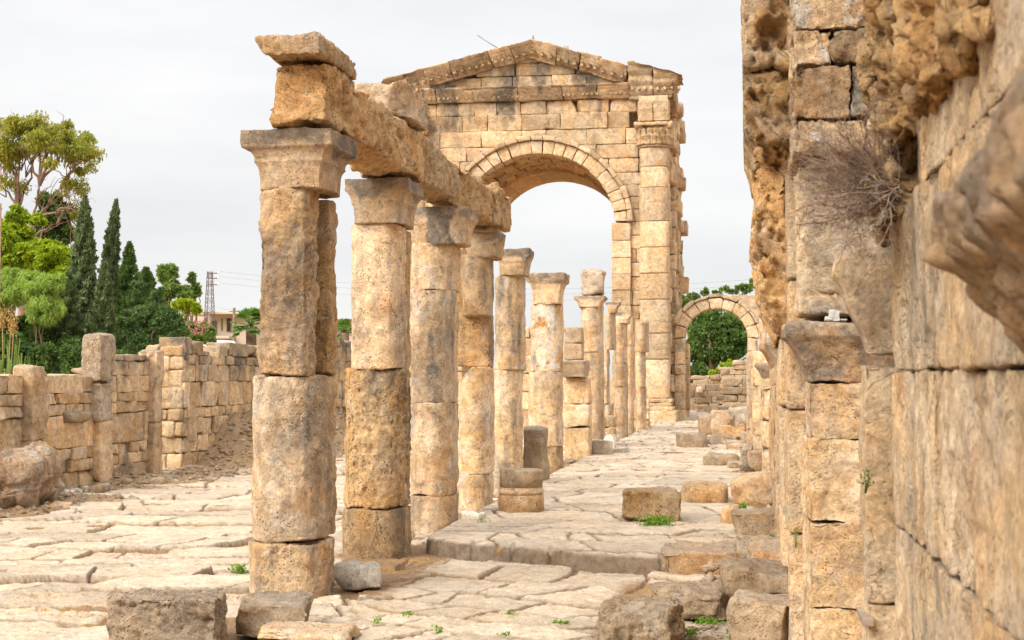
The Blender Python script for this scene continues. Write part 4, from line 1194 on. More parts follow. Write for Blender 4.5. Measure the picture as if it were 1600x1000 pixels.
impost(B, XB, 1.1, YB, 8.9, zB(599), zB(503), .125, res=.011, seed=31, fproj=.10, grime=lambda P: .45 * sstep(fbm(P.astype(np.float32) * 5, 4, 95), .1, .5) + .3)
# narrower shaft strip along the side (edge mouldings seen end on)
for yy in (0, 1):
  mb = MB()
  for k, (a, b) in enumerate([(-.05, .75), (.75, 1.5), (1.5, 2.3), (2.3, 3.0)]):
    if yy == 0: block(mb, (XB - .085, 8.95, a + .004), (XB + .3, 9.5, b - .004), res=.02, r=.02, amp=.012, pit=.01, jit=.006, seed=200 + k)
    else: block(mb, (XB - .10, 10.3, a + .004), (XB + .3, 11.2, b - .004), res=.03, r=.02, amp=.015, pit=.01, jit=.006, seed=210 + k)
  mb.build('side_strip', M['near'], B)
# shaft above the impost
xu, _ = WY(1256, 300, YB + .1)
mb = MB()
for k, (a, b) in enumerate([(2.035, 2.16), (2.16, 2.95)]):
    block(mb, (xu + (0.02 if k == 0 else 0), YB + .12, a + .004), (1.15, 10.5, b - .004), res=.016, r=.03, amp=.025, freq=5, pit=.014, holes=.014, jit=.008, seed=301 + k)
mb.build('upper_shaft', M['greyp'] if 'greyp' in M else M['greyrock'], B)
mb = MB()
block(mb, (xu - .045, YB + .14, 2.05), (xu + .3, YB + .6, 2.9), res=.014, r=.02, amp=.018, pit=.02, holes=.012, seed=311); mb.build('shaft_edge', M['near'], B)
# rubble masonry over the ledge
xt, zl = WY(1241, 238, YB - .1)
mb = MB(); rs = np.random.RandomState(5)
def ledge(P):
    P = P.copy(); k = np.clip((3.12 - P[:, 2]) / .2, 0, 1)
    P[:, 1] = P[:, 1] + .25 * k * (P[:, 1] < YB + .3); P[:, 0] = P[:, 0] + .05 * k * (P[:, 0] < xt + .15); return P
zz = zl - .18
block(mb, (xt, YB - .08, zz), (1.15, 10, zz + .17), res=.016, r=.05, amp=.03, jit=.03, holes=.03, seed=330, warp=ledge)
zz += .172
while zz < 4.5:
    h = rs.uniform(.16, .34); a = xt
    while a < 1.1:
        L = rs.uniform(.18, .42); b = a + L if a + L < 1.0 else 1.15
        block(mb, (a + .002, YB - .06 + rs.uniform(-.012, .012), zz + .002), (b - .002, 10, zz + h - .002), res=.015, r=.015, amp=.016, freq=7, pit=.014, pfreq=30, holes=.02, hfreq=12, jit=.006, cuts=0, seed=rs.randint(99999))
        a = b
    zz += h
mb.build('rubble_masonry', M['rubble'] if 'rubble' in M else M['sand'], B)
# overhanging remnant of the vault, deeply eroded
sil = [(-200, 1150), (0, 1161), (60, 1163), (130, 1160), (190, 1162), (212, 1172), (290, 1184), (325, 1176), (370, 1171), (400, 1178), (450, 1184), (480, 1194), (505, 1206), (532, 1217), (545, 1224)]
YO = 9.3
sz = np.array([WY(u, v, YO)[1] for v, u in sil])[::-1]; sx = np.array([WY(u, v, YO)[0] for v, u in sil])[::-1]
def overh(P):
    P = P.copy(); xl = np.interp(P[:, 2], sz, sx); k = np.clip((1.0 - P[:, 0]) / 1.0, 0, 1)
    P[:, 0] = 1.0 - (1.0 - xl) * k
    zb_ = np.clip((2.6 - P[:, 2]) / .9, 0, 1)
    P[:, 1] = 10.4 + (P[:, 1] - 10.4) * (1 - .35 * zb_)
    return P
mb = MB(); zlo = sz[1]
block(mb, (0, 9.15, zlo), (1.0, 11.9, 3.25), res=.017, r=.05, amp=.06, freq=3.0, pit=.035, pfreq=30, holes=.13, hfreq=3.6, seed=402, warp=overh)
mb.build('vault_remnant', M['rock'], B)
mb = MB()
block(mb, (0, 8.75, 3.12), (1.0, 11.9, 3.62), res=.017, r=.05, amp=.05, freq=3.2, pit=.02, pfreq=22, holes=.11, hfreq=4, seed=405, warp=overh)
block(mb, (0.0, 8.7, 3.58), (1.0, 12, 4.6), res=.018, r=.05, amp=.05, freq=3.2, pit=.02, pfreq=22, holes=.11, hfreq=4, seed=409, warp=overh)
mb.build('vault_remnant', M['rockl'] if 'rockl' in M else M['rock'], B)

# --- further piers
def pz(v, Y, u=1210): return WY(u, v, Y)[1]
xC, _ = WY(1213, 700, 13.5)
Cc = rpier('wall_pier', 'second wall pier with a pale grey bracket-like impost under the eroded overhang', 13.5, 16.5, xC, [.1, pz(757, 13.5), pz(642, 13.5), pz(604, 13.5), pz(574, 13.5)], res=.03)
impost(Cc, xC, 1.1, 13.5, 14.3, pz(576, 13.5), pz(527, 13.5), .09, res=.02, mat='fallen', seed=51)
impost(Cc, xC, 1.1, 15.6, 16.5, pz(578, 13.5), pz(527, 13.5), .12, res=.025, mat='impost', seed=52)
xD, _ = WY(1191, 650, 24)
D = rpier('wall_pier', 'third wall pier, dark capital, half hidden by the nearer piers', 24, 27, xD, [.1, .55, 1.0, 1.5, pz(590, 24, 1195)], res=.05)
impost(D, xD, 1.1, 24, 24.9, pz(591, 24, 1195), pz(567, 24, 1195), .10, res=.03, mat='dark', seed=53)
rp = [(.1, .6), ]
xE, _ = WY(1176, 600, 32)
E = rpier('wall_pier', 'fourth wall pier without impost, of orange square blocks, beyond the fallen stones', 32, 34.5, xE, [.1] + [pz(v, 32, 1183) for v in (680, 656, 628, 603, 577, 549)], res=.06)
mb = MB(); block(mb, (xE - .12, 33.3, .1), (xE + .2, 34.2, pz(552, 33, 1170)), res=.06, r=.02, amp=.02); mb.build('side_strip', M['greyrock'], E)
xF, _ = WY(1187, 500, 44)
F_ = rpier('wall_pier', 'thin tall pale pier standing right beside the small arch', 44, 45.2, xF, [.1, .7, 1.4, 2.2, 2.9, 3.5, pz(463, 44, 1187)], X1=WY(1198, 500, 44)[0], res=.08, splits=[44, 45.2])
xG, _ = WY(1199, 500, 36)
G_ = rpier('wall_pier', 'broken pier stump glimpsed between the thin pier and the eroded overhang', 36, 38, xG, [.1, .7, 1.4, pz(552, 36, 1203)], X1=1.6, res=.08)

# pebbles lying on pier B's impost
for k, (u, v, s, lab) in enumerate([(1303, 486, .03, 'largest pale pebble standing on the dark impost'), (1295, 493, .022, 'flat white pebble leaning on the largest one on the impost'), (1318, 493, .017, 'small greyish pebble at the right end of the impost pile')]):
    x, z = WY(u, v, YB + .05)
    solo('pebble', lab, 'pebble', M['wpeb'] if 'wpeb' in M else M['white'],
         lambda m: block(m, (x - s, YB + .02, zB(503) + .002), (x + s, YB + .02 + s * 1.5, zB(503) + s * (2.1 if k == 0 else 1.1)), res=.006, r=.006, amp=.004, freq=30, jit=.01, cuts=4), 'pebbles on the impost')

# ================================================================== LEFT WALLS
XW = -10.2
def topY(pts):
    ys_ = []; zs_ = []
    for (u, v) in pts:
        a, b = WX(u, v, XW); ys_.append(a); zs_.append(b)
    return lambda y: float(np.interp(y, ys_, zs_))
def yW(u): return WX(u, 590, XW)[0]
def wallgrime(P):
    p = P.astype(np.float32)
    return .55 * sstep(fbm(p * 1.1, 4, 90), .25, .6) + .5 * sstep(p[:, 2] + .3 * fbm(p * 2, 3, 91), 1.75, 2.1)
LW1 = thing('ruined_wall', 'ruined block wall at left with four upright posts, the second one tallest', 'wall', (XW - .3, 21, 0))
tp = topY([(-200, 577), (20, 577), (74, 580), (80, 581), (112, 581), (114, 583), (150, 584), (151, 590), (178, 590), (179, 556), (206, 556), (258, 556)])
rows = [.0, .26, .44, .62, 1.12, 1.30, 1.46, 1.74, 1.98, 2.2]
mb = MB()
masonry(mb, 'y', yW(-260), yW(254), XW, -1, rows, lens=[(.4, .8), (.4, .8), (.3, .7), (1.3, 1.9), (.4, .9), (.5, 1.), (.5, 1.2), (.4, .8), (.35, .7)], thick=.45, res=.045, r=.014, amp=.018, proud=.02, gap=.003, seed=71, jit=.008, grime=wallgrime, top=tp, cuts=1, pit=.015, pfreq=14)
mb.build('masonry', M['left'], LW1)
mb = MB(); slab_box(mb, (XW - .44, yW(-260), -.1), (XW - .045, yW(250), 1.6)); mb.build('core', M['mortar'], LW1)
for (ua, ub, vt, mt) in [(17, 76, 571, 'cap'), (124, 178, 520, 'greyrock'), (209, 254, 549, 'cap'), (-60, -20, 575, 'sand')]:
    xo = XW + .13
    ya = WX(ua + 33, 590, xo)[0]; yb = WX(ub, 590, xo)[0]
    zt = WX(ua + 36, vt, xo)[1]; XW_ = XW + .13 - .31 * 1.0
    mb = MB(); zj = zt * .42
    block(mb, (XW_, ya, -.1), (xo, yb, zj - .01), res=.04, r=.05, amp=.03, pit=.012, jit=.015, cuts=1)
    mb.build('post', M['left'], LW1)
    mb = MB(); 
    if vt == 520:
        block(mb, (XW_, ya, zj + .01), (xo, yb, 1.62), res=.03, r=.02, amp=.03, pit=.012, jit=.015)
        block(mb, (XW_ - .01, ya - .02, 1.63), (xo + .02, yb + .04, zt), res=.03, r=.04, amp=.03, pit=.015, jit=.015)
    else: block(mb, (XW_, ya, zj + .01), (xo, yb, zt), res=.03, r=.02, amp=.03, pit=.015, jit=.015, cuts=1)
    mb.build('post', M[mt], LW1)
mb = MB(); ya, zt = WX(123, 650, XW + .1); block(mb, (XW - .1, ya - .35, zt - .09), (XW + .16, ya + .35, zt + .06), res=.04, r=.05, amp=.03, cuts=1); mb.build('ledge_stone', M['fallen'], LW1)

LW2 = thing('ruined_wall', 'longer ruined block wall behind the rubble bank, running back behind the pillars', 'wall', (XW - .3, 36, 0))
tp2 = topY([(284, 530), (318, 530), (319, 548), (345, 549), (346, 541), (364, 540), (365, 536), (382, 537), (400, 541), (430, 541), (480, 537), (545, 532), (600, 536), (700, 545)])
rows = [.0, .3, .62, .95, 1.15, 1.62, 1.95, 2.12, 2.5, 2.9, 3.2, 3.5]
mb = MB()
masonry(mb, 'y', yW(288), yW(660), XW, -1, rows, lens=(.25, .6), thick=.5, res=.06, r=.014, amp=.02, proud=.022, gap=.003, seed=81, jit=.01, grime=wallgrime, top=tp2, cuts=1, pit=.015, pfreq=12)
mb.build('masonry', M['left'], LW2)
mb = MB()   # end face of this wall
masonry(mb, 'x', XW - .75, XW - .02, yW(288) - .05, 1, [0, .3, .62, .9, 1.12, 1.5, 1.85, 2.1, 2.3], lens=(.3, .6), thick=.5, res=.05, r=.04, amp=.03, proud=.04, seed=82, cuts=1)
mb.build('wall_end', M['left'], LW2)
mb = MB(); slab_box(mb, (XW - .45, yW(292), -.1), (XW - .05, yW(655), 1.9)); mb.build('core', M['mortar'], LW2)
for (ua, ub, vt) in [(545, 560, 520)]:
    pass
# broken cross wall between the two: stacked slabs
CW = thing('broken_cross_wall', 'tumbled stack of flat slabs filling the gap between the two left walls', 'wall', (XW - 1.2, 26.2, 0))
mb = MB(); rs = np.random.RandomState(9); z = 0
Yc = 26.3
for i, (x0, x1, dz) in enumerate([(-2.2, -.1, .3), (-2.2, -.25, .28), (-2.3, -.0, .14), (-2.2, -.3, .3), (-2.3, -.45, .22), (-2.3, -.7, .2), (-2.5, -.9, .2), (-2.5, -1.1, .12), (-2.6, -1.1, .15)]):
    a = XW + x0
    while a < XW + x1 - .15:
        b = min(a + rs.uniform(.4, .9), XW + x1)
        block(mb, (a + .01, Yc - .4 + rs.uniform(-.08, .08), z + .005), (b - .01, Yc + .35, z + dz - .005), res=.06, r=.04, amp=.03, jit=.03, cuts=1, seed=rs.randint(9999)); a = b
    z += dz
mb.build('slabs', M['fallen'], CW)
# stones standing on the corner of the second wall
for (u, v, vb, du, lab) in [(290, 562, 612, 22, 'tall square block at the free end of the second left wall'), (272, 602, 640, 24, 'block with a flat dark slab on it, at the foot of the second left wall'), (278, 636, 690, 30, 'lowest big block at the foot of the second left wall')]:
    ya = 25.4 if v > 600 else 25.9
    x0, zt = WY(u - du * .6, v, ya); x1, zb_ = WY(u + du * .6, vb, ya)
    solo('stone_block', lab, 'stone block', M['left'], lambda m: block(m, (x0, ya, max(0, zb_) if v < 650 else -.05), (x1, ya + .4, zt), res=.04, r=.04, amp=.03, jit=.03, cuts=1), 'loose blocks by the left wall gap')

# wall pieces seen between pillars
def gapwall(label, Y, u0, u1, rowv, mat='left', dep=.6, res=.06, lens=(.3, .8), seed=1, base=0.0):
    x0 = WY(u0, 600, Y)[0]; x1 = WY(u1, 600, Y)[0]
    t = thing('ruined_wall', label, 'wall', ((x0 + x1) / 2, Y + dep / 2, base))
    mb = MB(); rws = [base - .05] + [WY((u0 + u1) / 2, v, Y)[1] for v in rowv]
    masonry(mb, 'x', x0, x1, Y, 1, rws, lens=lens, thick=dep, res=res, r=.03, amp=.025, proud=.03, seed=seed, cuts=1)
    mb.build('masonry', M[mat], t); return t
gapwall('short stretch of wall seen between the fifth and the free-standing pillar', 40, 815, 838, (668, 640, 612, 584, 556, 528, 512), seed=3, lens=(.4, .8))
W6 = gapwall('stepped wall piece with two moulded grey courses beside the free-standing pillar', 28.5, 880, 920, (668, 632, 590), seed=4, lens=(.4, .9), base=.1)
mb = MB(); x0, z0 = WY(880, 589, 28.4); x1, z1 = WY(915, 563, 28.4); block(mb, (x0, 28.3, z0), (x1, 29.1, z1), res=.04, r=.03, amp=.02, warp=mould(28.6, z0, z1, .1, 3)); 
x0, z0 = WY(881, 562, 28.5); x1, z1 = WY(909, 511, 28.5); block(mb, (x0, 28.5, z0), (x1, 29.0, (z0 + z1) / 2), res=.04, r=.02, amp=.02); block(mb, (x0, 28.5, (z0 + z1) / 2), (x1, 29.0, z1), res=.04, r=.02, amp=.02)
mb.build('moulded_course', M['dark2'] if 'dark2' in M else M['cap'], W6)
gapwall('low block wall between the pillar with the stub and the slender one', 33, 918, 960, (668, 650), seed=5, base=.1)
gapwall('knee-high wall remnant in front of the big arch pier', 45, 983, 1014, (655, 640, 625), seed=6, base=.12)
gapwall('narrow reddish pier just inside the small arch', 58, 1068, 1078, (640, 600, 560, 537), mat='sand', seed=7, base=.15, lens=(1, 1.2))
# ruins beyond the small arch
T_ = thing('stepped_wall', 'ruined wall climbing in steps beyond the small arch', 'wall', (WY(1130, 600, 76)[0], 76, .1))
mb = MB(); xs_ = []; zs_ = []
for (u, v) in [(1070, 590), (1098, 588), (1100, 584), (1126, 583), (1127, 578), (1134, 578), (1135, 573), (1140, 573), (1141, 567), (1152, 567), (1153, 562), (1200, 561)]:
    a, b = WY(u, v, 76); xs_.append(a); zs_.append(b)
masonry(mb, 'x', xs_[0], xs_[-1], 76, 1, [0, .3, .6, .85, 1.1, 1.35, 1.6, 1.85, 2.1, 2.35, 2.6, 2.85], lens=(.4, 1.0), thick=.8, res=.12, r=.04, amp=.04, proud=.08, seed=8, top=lambda x: float(np.interp(x, xs_, zs_)), jit=.03, skipp=.04)
mb.build('masonry', M['fallen'], T_)
mb = MB(); slab_box(mb, (xs_[0], 76.3, 0), (xs_[-1], 76.9, 1.6)); mb.build('core', M['mortar'], T_)
T2 = gapwall('low broken block wall on the left just beyond the small arch', 70, 1078, 1124, (630, 620, 611, 600), mat='fallen', seed=18, base=.15, res=.1, lens=(.4, .9))
T3 = gapwall('mass of squared blocks in the middle distance beyond the small arch', 72, 1128, 1176, (628, 616, 604, 590), mat='fallen', seed=19, base=.15, res=.1, lens=(.4, 1.1))
for k, (u, v, w_, h_, lab) in enumerate([(1092, 604, 9, 10, 'white rounded stone on the low wall beyond the small arch'), (1100, 634, 22, 6, 'flat slab lying past the small arch at left'), (1130, 636, 18, 7, 'flat slab lying past the small arch in the middle'),
                                         (1158, 634, 26, 7, 'flat slab lying past the small arch at right'), (1125, 618, 12, 8, 'small block leaning on the ruins beyond the small arch')]):
    Y = 69.5 if k == 0 else 64 + k
    x, z = WY(u, v, Y); hw = w_ / 2 / FPX * Y; hh = h_ / FPX * Y
    solo('fallen_block', lab, 'stone block', M['white' if k == 0 else 'fallen'], lambda m: block(m, (x - hw, Y, z - hh if k in (0, 4) else .1), (x + hw, Y + .7, z), res=.08, r=.06, amp=.04, jit=.05, cuts=2), 'blocks beyond the small arch')

# ================================================================== FALLEN STONES on the walk and road
def fallen(label, u0, u1, vt, vb, depth, mat='fallen', rot=0.0, base=0.0, cuts=2, round_=.016, Y=None, tilt=None, seed=None, name='fallen_block', cat='stone block', holes=.0, pit=.012, amp=.032, top=None, jit=.045, res=None, grp='fallen blocks along the right wall'):
    """front face spans u0..u1; vt is the top edge of the front face, vb its foot"""
    if Y is None: Y = GR((u0 + u1) / 2, vb, base)[1]
    x0 = WY(u0, vb, Y)[0]; x1 = WY(u1, vb, Y)[0]
    zt = WY((u0 + u1) / 2, vt, Y)[1] if top is None else top
    rs_ = res or max(.014, Y * .0016)
    cr = abs(cos(rot)); W_ = (x1 - x0)
    wx = max(W_ * .55, (W_ - depth * abs(sin(rot))) / max(cr, .5)) if rot else W_
    cx = (x0 + x1) / 2; wx *= 1.16
    return solo(name, label, cat, M[mat], lambda m: block(m, (cx - wx / 2, Y, base - .03), (cx + wx / 2, Y + depth, zt), res=rs_, r=round_, amp=amp, freq=4, pit=pit, pfreq=26, holes=holes, hfreq=11, jit=jit, cuts=cuts + 2, rot=rot, tilt=tilt, seed=seed), grp)
FL = 'loose stones round the left pillars'
fallen('large dark grey pitted block on the road, left of the nearest pillar', 150, 320, 958, 1045, .5, 'greyrock', Y=8.75, top=.30, seed=3, cuts=1, pit=.03, holes=.02, rot=-.06, grp=FL)
fallen('squarish grey block at the foot of the nearest pillar', 362, 470, 968, 1030, .42, 'fallen', Y=9.15, top=.205, seed=6, cuts=2, rot=.2, grp=FL, pit=.02)
fallen('flat yellowish stone slab cut by the bottom edge, below the nearest pillar', 405, 522, 992, 1030, .4, 'sand', Y=8.9, top=.07, seed=9, cuts=1, grp=FL)
fallen('smooth rounded pale boulder between the two nearest pillars', 524, 588, 888, 917, .36, 'white', seed=12, cuts=3, round_=.09, grp=FL, amp=.03)
fallen('small pale chip on the walk edge beside the third pillar', 722, 750, 803, 812, .3, 'white', base=WZ, seed=14, cuts=3, grp=FL)
fallen('pale angular block in the road seen between the first two pillars, front one', 520, 541, 692, 708, .5, 'white', seed=15, cuts=3, grp=FL)
fallen('pale angular block in the road seen between the first two pillars, rear one', 522, 541, 682, 696, .5, 'white', Y=36, seed=16, cuts=3, grp=FL)

fallen('pitted boulder with green weeds at its foot, front corner of the pile by the wall', 928, 1056, 952, 1012, .55, 'fallen', base=0, seed=21, cuts=3, pit=.035, holes=.03, round_=.07, rot=.12)
fallen('broad flat-topped block lying behind the pitted boulder', 1012, 1133, 922, 968, .62, 'fallen', seed=22, cuts=2, rot=-.1, round_=.05)
fallen('long dark brown slab at the edge of the raised walk', 1046, 1176, 862, 900, .65, 'impost', seed=23, cuts=3, rot=.05)
fallen('brown block wedged behind the pale top block against the wall', 1186, 1240, 846, 900, .4, 'impost', Y=11.2, base=.0, top=.38, seed=71)
fallen('flat broken slab between the long pale block and the walk edge', 1150, 1236, 842, 868, .45, 'fallen', base=WZ - .05, Y=12.6, top=.30, seed=72, rot=.15)
b9 = fallen('reddish block at the bottom of the pile, right against the wall', 1144, 1241, 948, 1006, .6, 'fallen', seed=24, cuts=1, rot=-.05, round_=.045)
fallen('pale block resting on top of the pile against the wall', 1131, 1239, 886, 930, .62, 'fallen', base=.22, Y=10.0, top=.40, seed=25, cuts=1, rot=.08, round_=.05)
fallen('hidden support stone squeezed between the slab and the pile by the wall', 1150, 1235, 905, 940, .6, 'fallen', base=0, Y=10.05, top=.20, seed=26)
fallen('small dark lump sitting behind the pile by the wall', 1173, 1221, 842, 872, .4, 'fallen', Y=11.9, base=.05, top=.36, seed=27, cuts=3)
fallen('long pale block lying across the walk against the wall', 1147, 1236, 800, 838, .65, 'fallen', base=WZ, seed=28, cuts=2, rot=-.08)
fallen('little orange chunk at the end of the long pale block', 1128, 1151, 798, 818, .3, 'sand', base=WZ, seed=29, cuts=2)
fallen('cube-like orange block with pale face standing alone in the middle of the walk', 973, 1058, 768, 811, .58, 'pitted', base=WZ + .03, seed=30, cuts=1, rot=.12, pit=.02, holes=.012)
fallen('rounded brown block right behind the cube-like one', 1064, 1132, 756, 785, .6, 'pitted', base=WZ, seed=31, cuts=4, round_=.12)
fallen('upright leaning boulder with a slanted top against the wall', 1150, 1206, 742, 790, .5, 'sand', base=WZ, seed=32, cuts=4, tilt=(.1, -.18), round_=.06)
fallen('low rounded block in the walk left of the wall foot', 1102, 1152, 709, 727, .55, 'fallen', base=WZ, seed=33, cuts=2, round_=.08)
fallen('small stone next to the low rounded block', 1138, 1160, 722, 732, .3, 'fallen', base=WZ, seed=34, cuts=3)
fallen('upright grey stone, left one of the pair at the wall foot', 1158, 1176, 701, 735, .4, 'greyrock', base=WZ, seed=35, cuts=2)
fallen('upright tan stone, right one of the pair at the wall foot', 1172, 1198, 703, 736, .45, 'fallen', base=WZ, seed=36, cuts=2)
fallen('squared grey block lying in front of the distant group', 1058, 1104, 680, 700, .8, 'fallen', base=WZ, seed=37, cuts=1, rot=.15)
fallen('dark slab behind the squared grey block', 1106, 1150, 683, 698, .6, 'dark', base=WZ, Y=34, seed=38, cuts=2)
fallen('flat stone against the far foot of the wall', 1137, 1162, 688, 702, .5, 'fallen', base=WZ, seed=39, cuts=2)
fallen('small block touching the fourth wall pier', 1158, 1175, 678, 690, .5, 'fallen', base=WZ, Y=35, seed=40, cuts=2)
fallen('left one of the three big blocks in the distance on the walk', 1092, 1115, 648, 674, .7, 'fallen', base=WZ, Y=39.5, seed=41, cuts=2, round_=.1)
fallen('middle one of the three big blocks in the distance', 1114, 1144, 642, 674, .7, 'fallen', base=WZ, Y=39.0, seed=42, cuts=2, round_=.08)
fallen('right one of the three big blocks in the distance', 1141, 1171, 637, 668, .7, 'greyrock', base=WZ, Y=40.5, seed=43, cuts=1, round_=.05)
fallen('sloping stone leaning on the three big blocks', 1130, 1160, 664, 683, .5, 'sand', base=WZ, Y=37.2, seed=44, cuts=4)
LG = 'stones at the foot of the far pillars'
fallen('white angular block lying at the foot of the pillar with the stub', 917, 957, 691, 714, .6, 'white', base=.1, seed=45, cuts=3, rot=.25, grp=LG)
fallen('small pale stone right of the white angular block', 960, 980, 698, 711, .5, 'white', base=.1, seed=46, cuts=3, grp=LG)
fallen('upright small stone behind the white angular block', 946, 960, 678, 692, .4, 'white', base=.1, Y=30.5, seed=47, cuts=2, grp=LG)
for k, (a, b, c, d, lab) in enumerate([(881, 897, 696, 706, 'first little kerb stone left of the white angular block'), (896, 910, 699, 708, 'second little kerb stone left of the white angular block'), (908, 919, 702, 713, 'third little kerb stone touching the white angular block')]):
    fallen(lab, a, b, c, d, .4, 'fallen', base=.08, seed=50 + k, cuts=2, grp=LG)

# conglomerate boulder at left
x0, y0 = GR(38, 800, 0)
solo('conglomerate_boulder', 'huge rounded conglomerate boulder full of pebbles against the ruined wall', 'boulder', M['congl'] if 'congl' in M else M['fallen'],
     lambda m: block(m, (WY(-60, 700, y0)[0], y0, -.1), (WY(44, 700, y0)[0], y0 + 1.3, WY(30, 703, y0)[1]), res=.022, r=.35, amp=.12, freq=3, pit=.07, pfreq=11, jit=.10, cuts=3, seed=13, holes=.05, hfreq=8))
# row of footing stones and rubble along the left wall
k = 0
WG = 'footing stones along the left wall'
names = ['first', 'second', 'third', 'fourth', 'fifth', 'sixth', 'seventh', 'eighth', 'ninth', 'tenth', 'eleventh', 'twelfth', 'thirteenth', 'fourteenth', 'fifteenth', 'sixteenth', 'seventeenth', 'eighteenth', 'nineteenth', 'twentieth']
for (u, v, w_, h_, mt) in [(85, 776, 20, 10, 'white'), (103, 774, 18, 11, 'white'), (120, 771, 18, 12, 'white'), (132, 769, 9, 12, 'white'), (148, 768, 24, 14, 'fallen'), (162, 765, 14, 12, 'white'),
                       (222, 757, 22, 8, 'fallen'), (243, 757, 20, 12, 'fallen'), (194, 757, 20, 6, 'fallen'), (110, 799, 9, 4, 'white'), (70, 797, 10, 6, 'fallen'), (88, 792, 36, 8, 'sand'),
                       (308, 723, 16, 9, 'fallen'), (312, 741, 20, 6, 'fallen'), (357, 741, 20, 8, 'fallen'), (319, 686, 18, 13, 'white'), (375, 725, 10, 5, 'fallen'), (337, 738, 8, 4, 'white'), (290, 742, 12, 5, 'fallen'), (262, 752, 16, 9, 'fallen')]:
    x, y = GR(u, v, .02)
    if u > 300:
        y = min(y, 29.0); x, z_ = WY(u, v, y); bz = max(verge_z(x, y) - .02, z_ - .02)
    else: bz = .0
    hw = w_ / 2 / FPX * y; hh = h_ / FPX * y
    solo('footing_stone', names[k] + (' pale' if mt == 'white' else ' brown') + ' loose stone lying in the earth along the left walls, counted from the left boulder' if False else
         {'white': 'pale', 'fallen': 'brownish', 'sand': 'yellowish'}[mt] + ' loose stone by the ruined walls, %s going from the boulder towards the bank' % names[k], 'stone', M[mt],
         lambda m: block(m, (x - hw, y, bz - .03), (x + hw, y + hw * 1.5, bz + hh), res=.03, r=.05, amp=.03, jit=.04, cuts=3, freq=5), WG)
    k += 1
# gravel and pebbles: stuff
def scatter(name, n, fn, smin, smax, mat, seed, label):
    rs = np.random.RandomState(seed); mb = MB()
    base = np.array([(1, 0, 0), (-1, 0, 0), (0, 1, 0), (0, -1, 0), (0, 0, 1), (0, 0, -1)], float)
    T3_ = np.array([(0, 2, 4), (2, 1, 4), (1, 3, 4), (3, 0, 4), (2, 0, 5), (1, 2, 5), (3, 1, 5), (0, 3, 5)])
    V = []; F = []; A_ = []
    for i in range(n):
        x, y, z = fn(rs); s = smin + (smax - smin) * rs.rand() ** 3
        a = rs.rand() * 6.3
        v = base * (s * rs.uniform(.6, 1.3, 3)) + rs.uniform(-.25, .25, (6, 3)) * s; v[:, 2] *= .65
        v = np.stack([v[:, 0] * cos(a) - v[:, 1] * sin(a), v[:, 0] * sin(a) + v[:, 1] * cos(a), v[:, 2]], 1) + (x, y, z)
        V.append(v); F.append(T3_ + i * 6); A_.append(np.tile(rs.rand(3), (6, 1)))
    mb.add(np.concatenate(V), np.concatenate(F), np.concatenate(A_))
    o = mb.build(name, mat, smooth=False, origin=(0, 0, 0)); return tag(o, label, 'gravel', kind='stuff')
def vz(rs):
    y = rs.uniform(15, 40); x = rs.uniform(-10.1, -8.3); return x, y, verge_z(x, y)
scatter('gravel', 6500, vz, .012, .085, M['fallen'], 4, 'small stones strewn over the earth strip and bank by the left walls')
def rz(rs):
    if rs.rand() < .5: return rs.uniform(-.35, .36), rs.uniform(10.7, 14.5), (.0 if False else WZ - .03)
    return rs.uniform(.0, .36) - .35 * rs.rand() ** 3, rs.uniform(14.5, 40), WZ - .02
scatter('rubble', 420, rz, .015, .11, M['fallen'], 6, 'broken chips and rubble heaped along the foot of the tall piers')
def wz(rs):
    q = rs.rand()
    if q < .4: return rs.uniform(-.9, .3), rs.uniform(9.3, 10.6), .0
    if q < .7:
        return -3.3 + rs.normal() * .45, rs.uniform(9.5, 24), -.03
    return rs.uniform(-.2, .35), rs.uniform(13.5, 30), WZ - .015
scatter('gravel', 1500, wz, .006, .028, M['fallen'], 5, 'fine gravel round the pillar feet and under the fallen blocks')
# bits of litter seen in the pile
x, y = GR(1151, 931, .2); 
solo('litter_scrap', 'scrap of red plastic wedged in the gap of the stone pile', 'litter', M['redp'], lambda m: block(m, (x - .05, 9.93, .17), (x + .04, 10.0, .195), res=.02, r=.004, amp=.01, jit=.012))

# ================================================================== VEGETATION
def leaf_quads(mb, C, size, aspect=2.0, seed=0, up=0.0, axis=None, tone=None, droop=None):
    rs = np.random.RandomState(seed); n = len(C)
    a = rs.normal(size=(n, 3)); a[:, 2] += up
    if axis is not None: a = a * 0.55 + axis
    a /= np.linalg.norm(a, axis=1, keepdims=True)
    b = np.cross(a, rs.normal(size=(n, 3))); b /= np.linalg.norm(b, axis=1, keepdims=True)
    s = size * rs.uniform(.6, 1.3, (n, 1))
    V = np.stack([C - a * s * .5, C + b * s / aspect * .5, C + a * s * .5, C - b * s / aspect * .5], 1).reshape(-1, 3)
    F = np.arange(n * 4).reshape(n, 4)
    if tone is None: tone = rs.rand(n)
    T = np.stack([np.repeat(tone, 4)] * 3, 1)
    mb.add(V, F, T)
def clumps(rs, centers, radii, per, flat=.8, shell=.6):
    out = []; ax = []; tn = []
    for c, r in zip(centers, radii):
        d = rs.normal(size=(per, 3)); d /= np.linalg.norm(d, axis=1, keepdims=True)
        q = rs.uniform(shell, 1.0, (per, 1)) ** .7
        out.append(np.array(c) + d * q * r * np.array([1, 1, flat])); ax.append(d); tn.append(np.full(per, rs.rand() * .5) + rs.rand(per) * .5)
    return np.concatenate(out), np.concatenate(ax), np.concatenate(tn)
def ellips_centers(rs, c, R, n, hollow=.35):
    d = rs.normal(size=(n, 3)); d /= np.linalg.norm(d, axis=1, keepdims=True)
    return np.array(c) + d * rs.uniform(hollow, 1, (n, 1)) ** .6 * np.array(R)
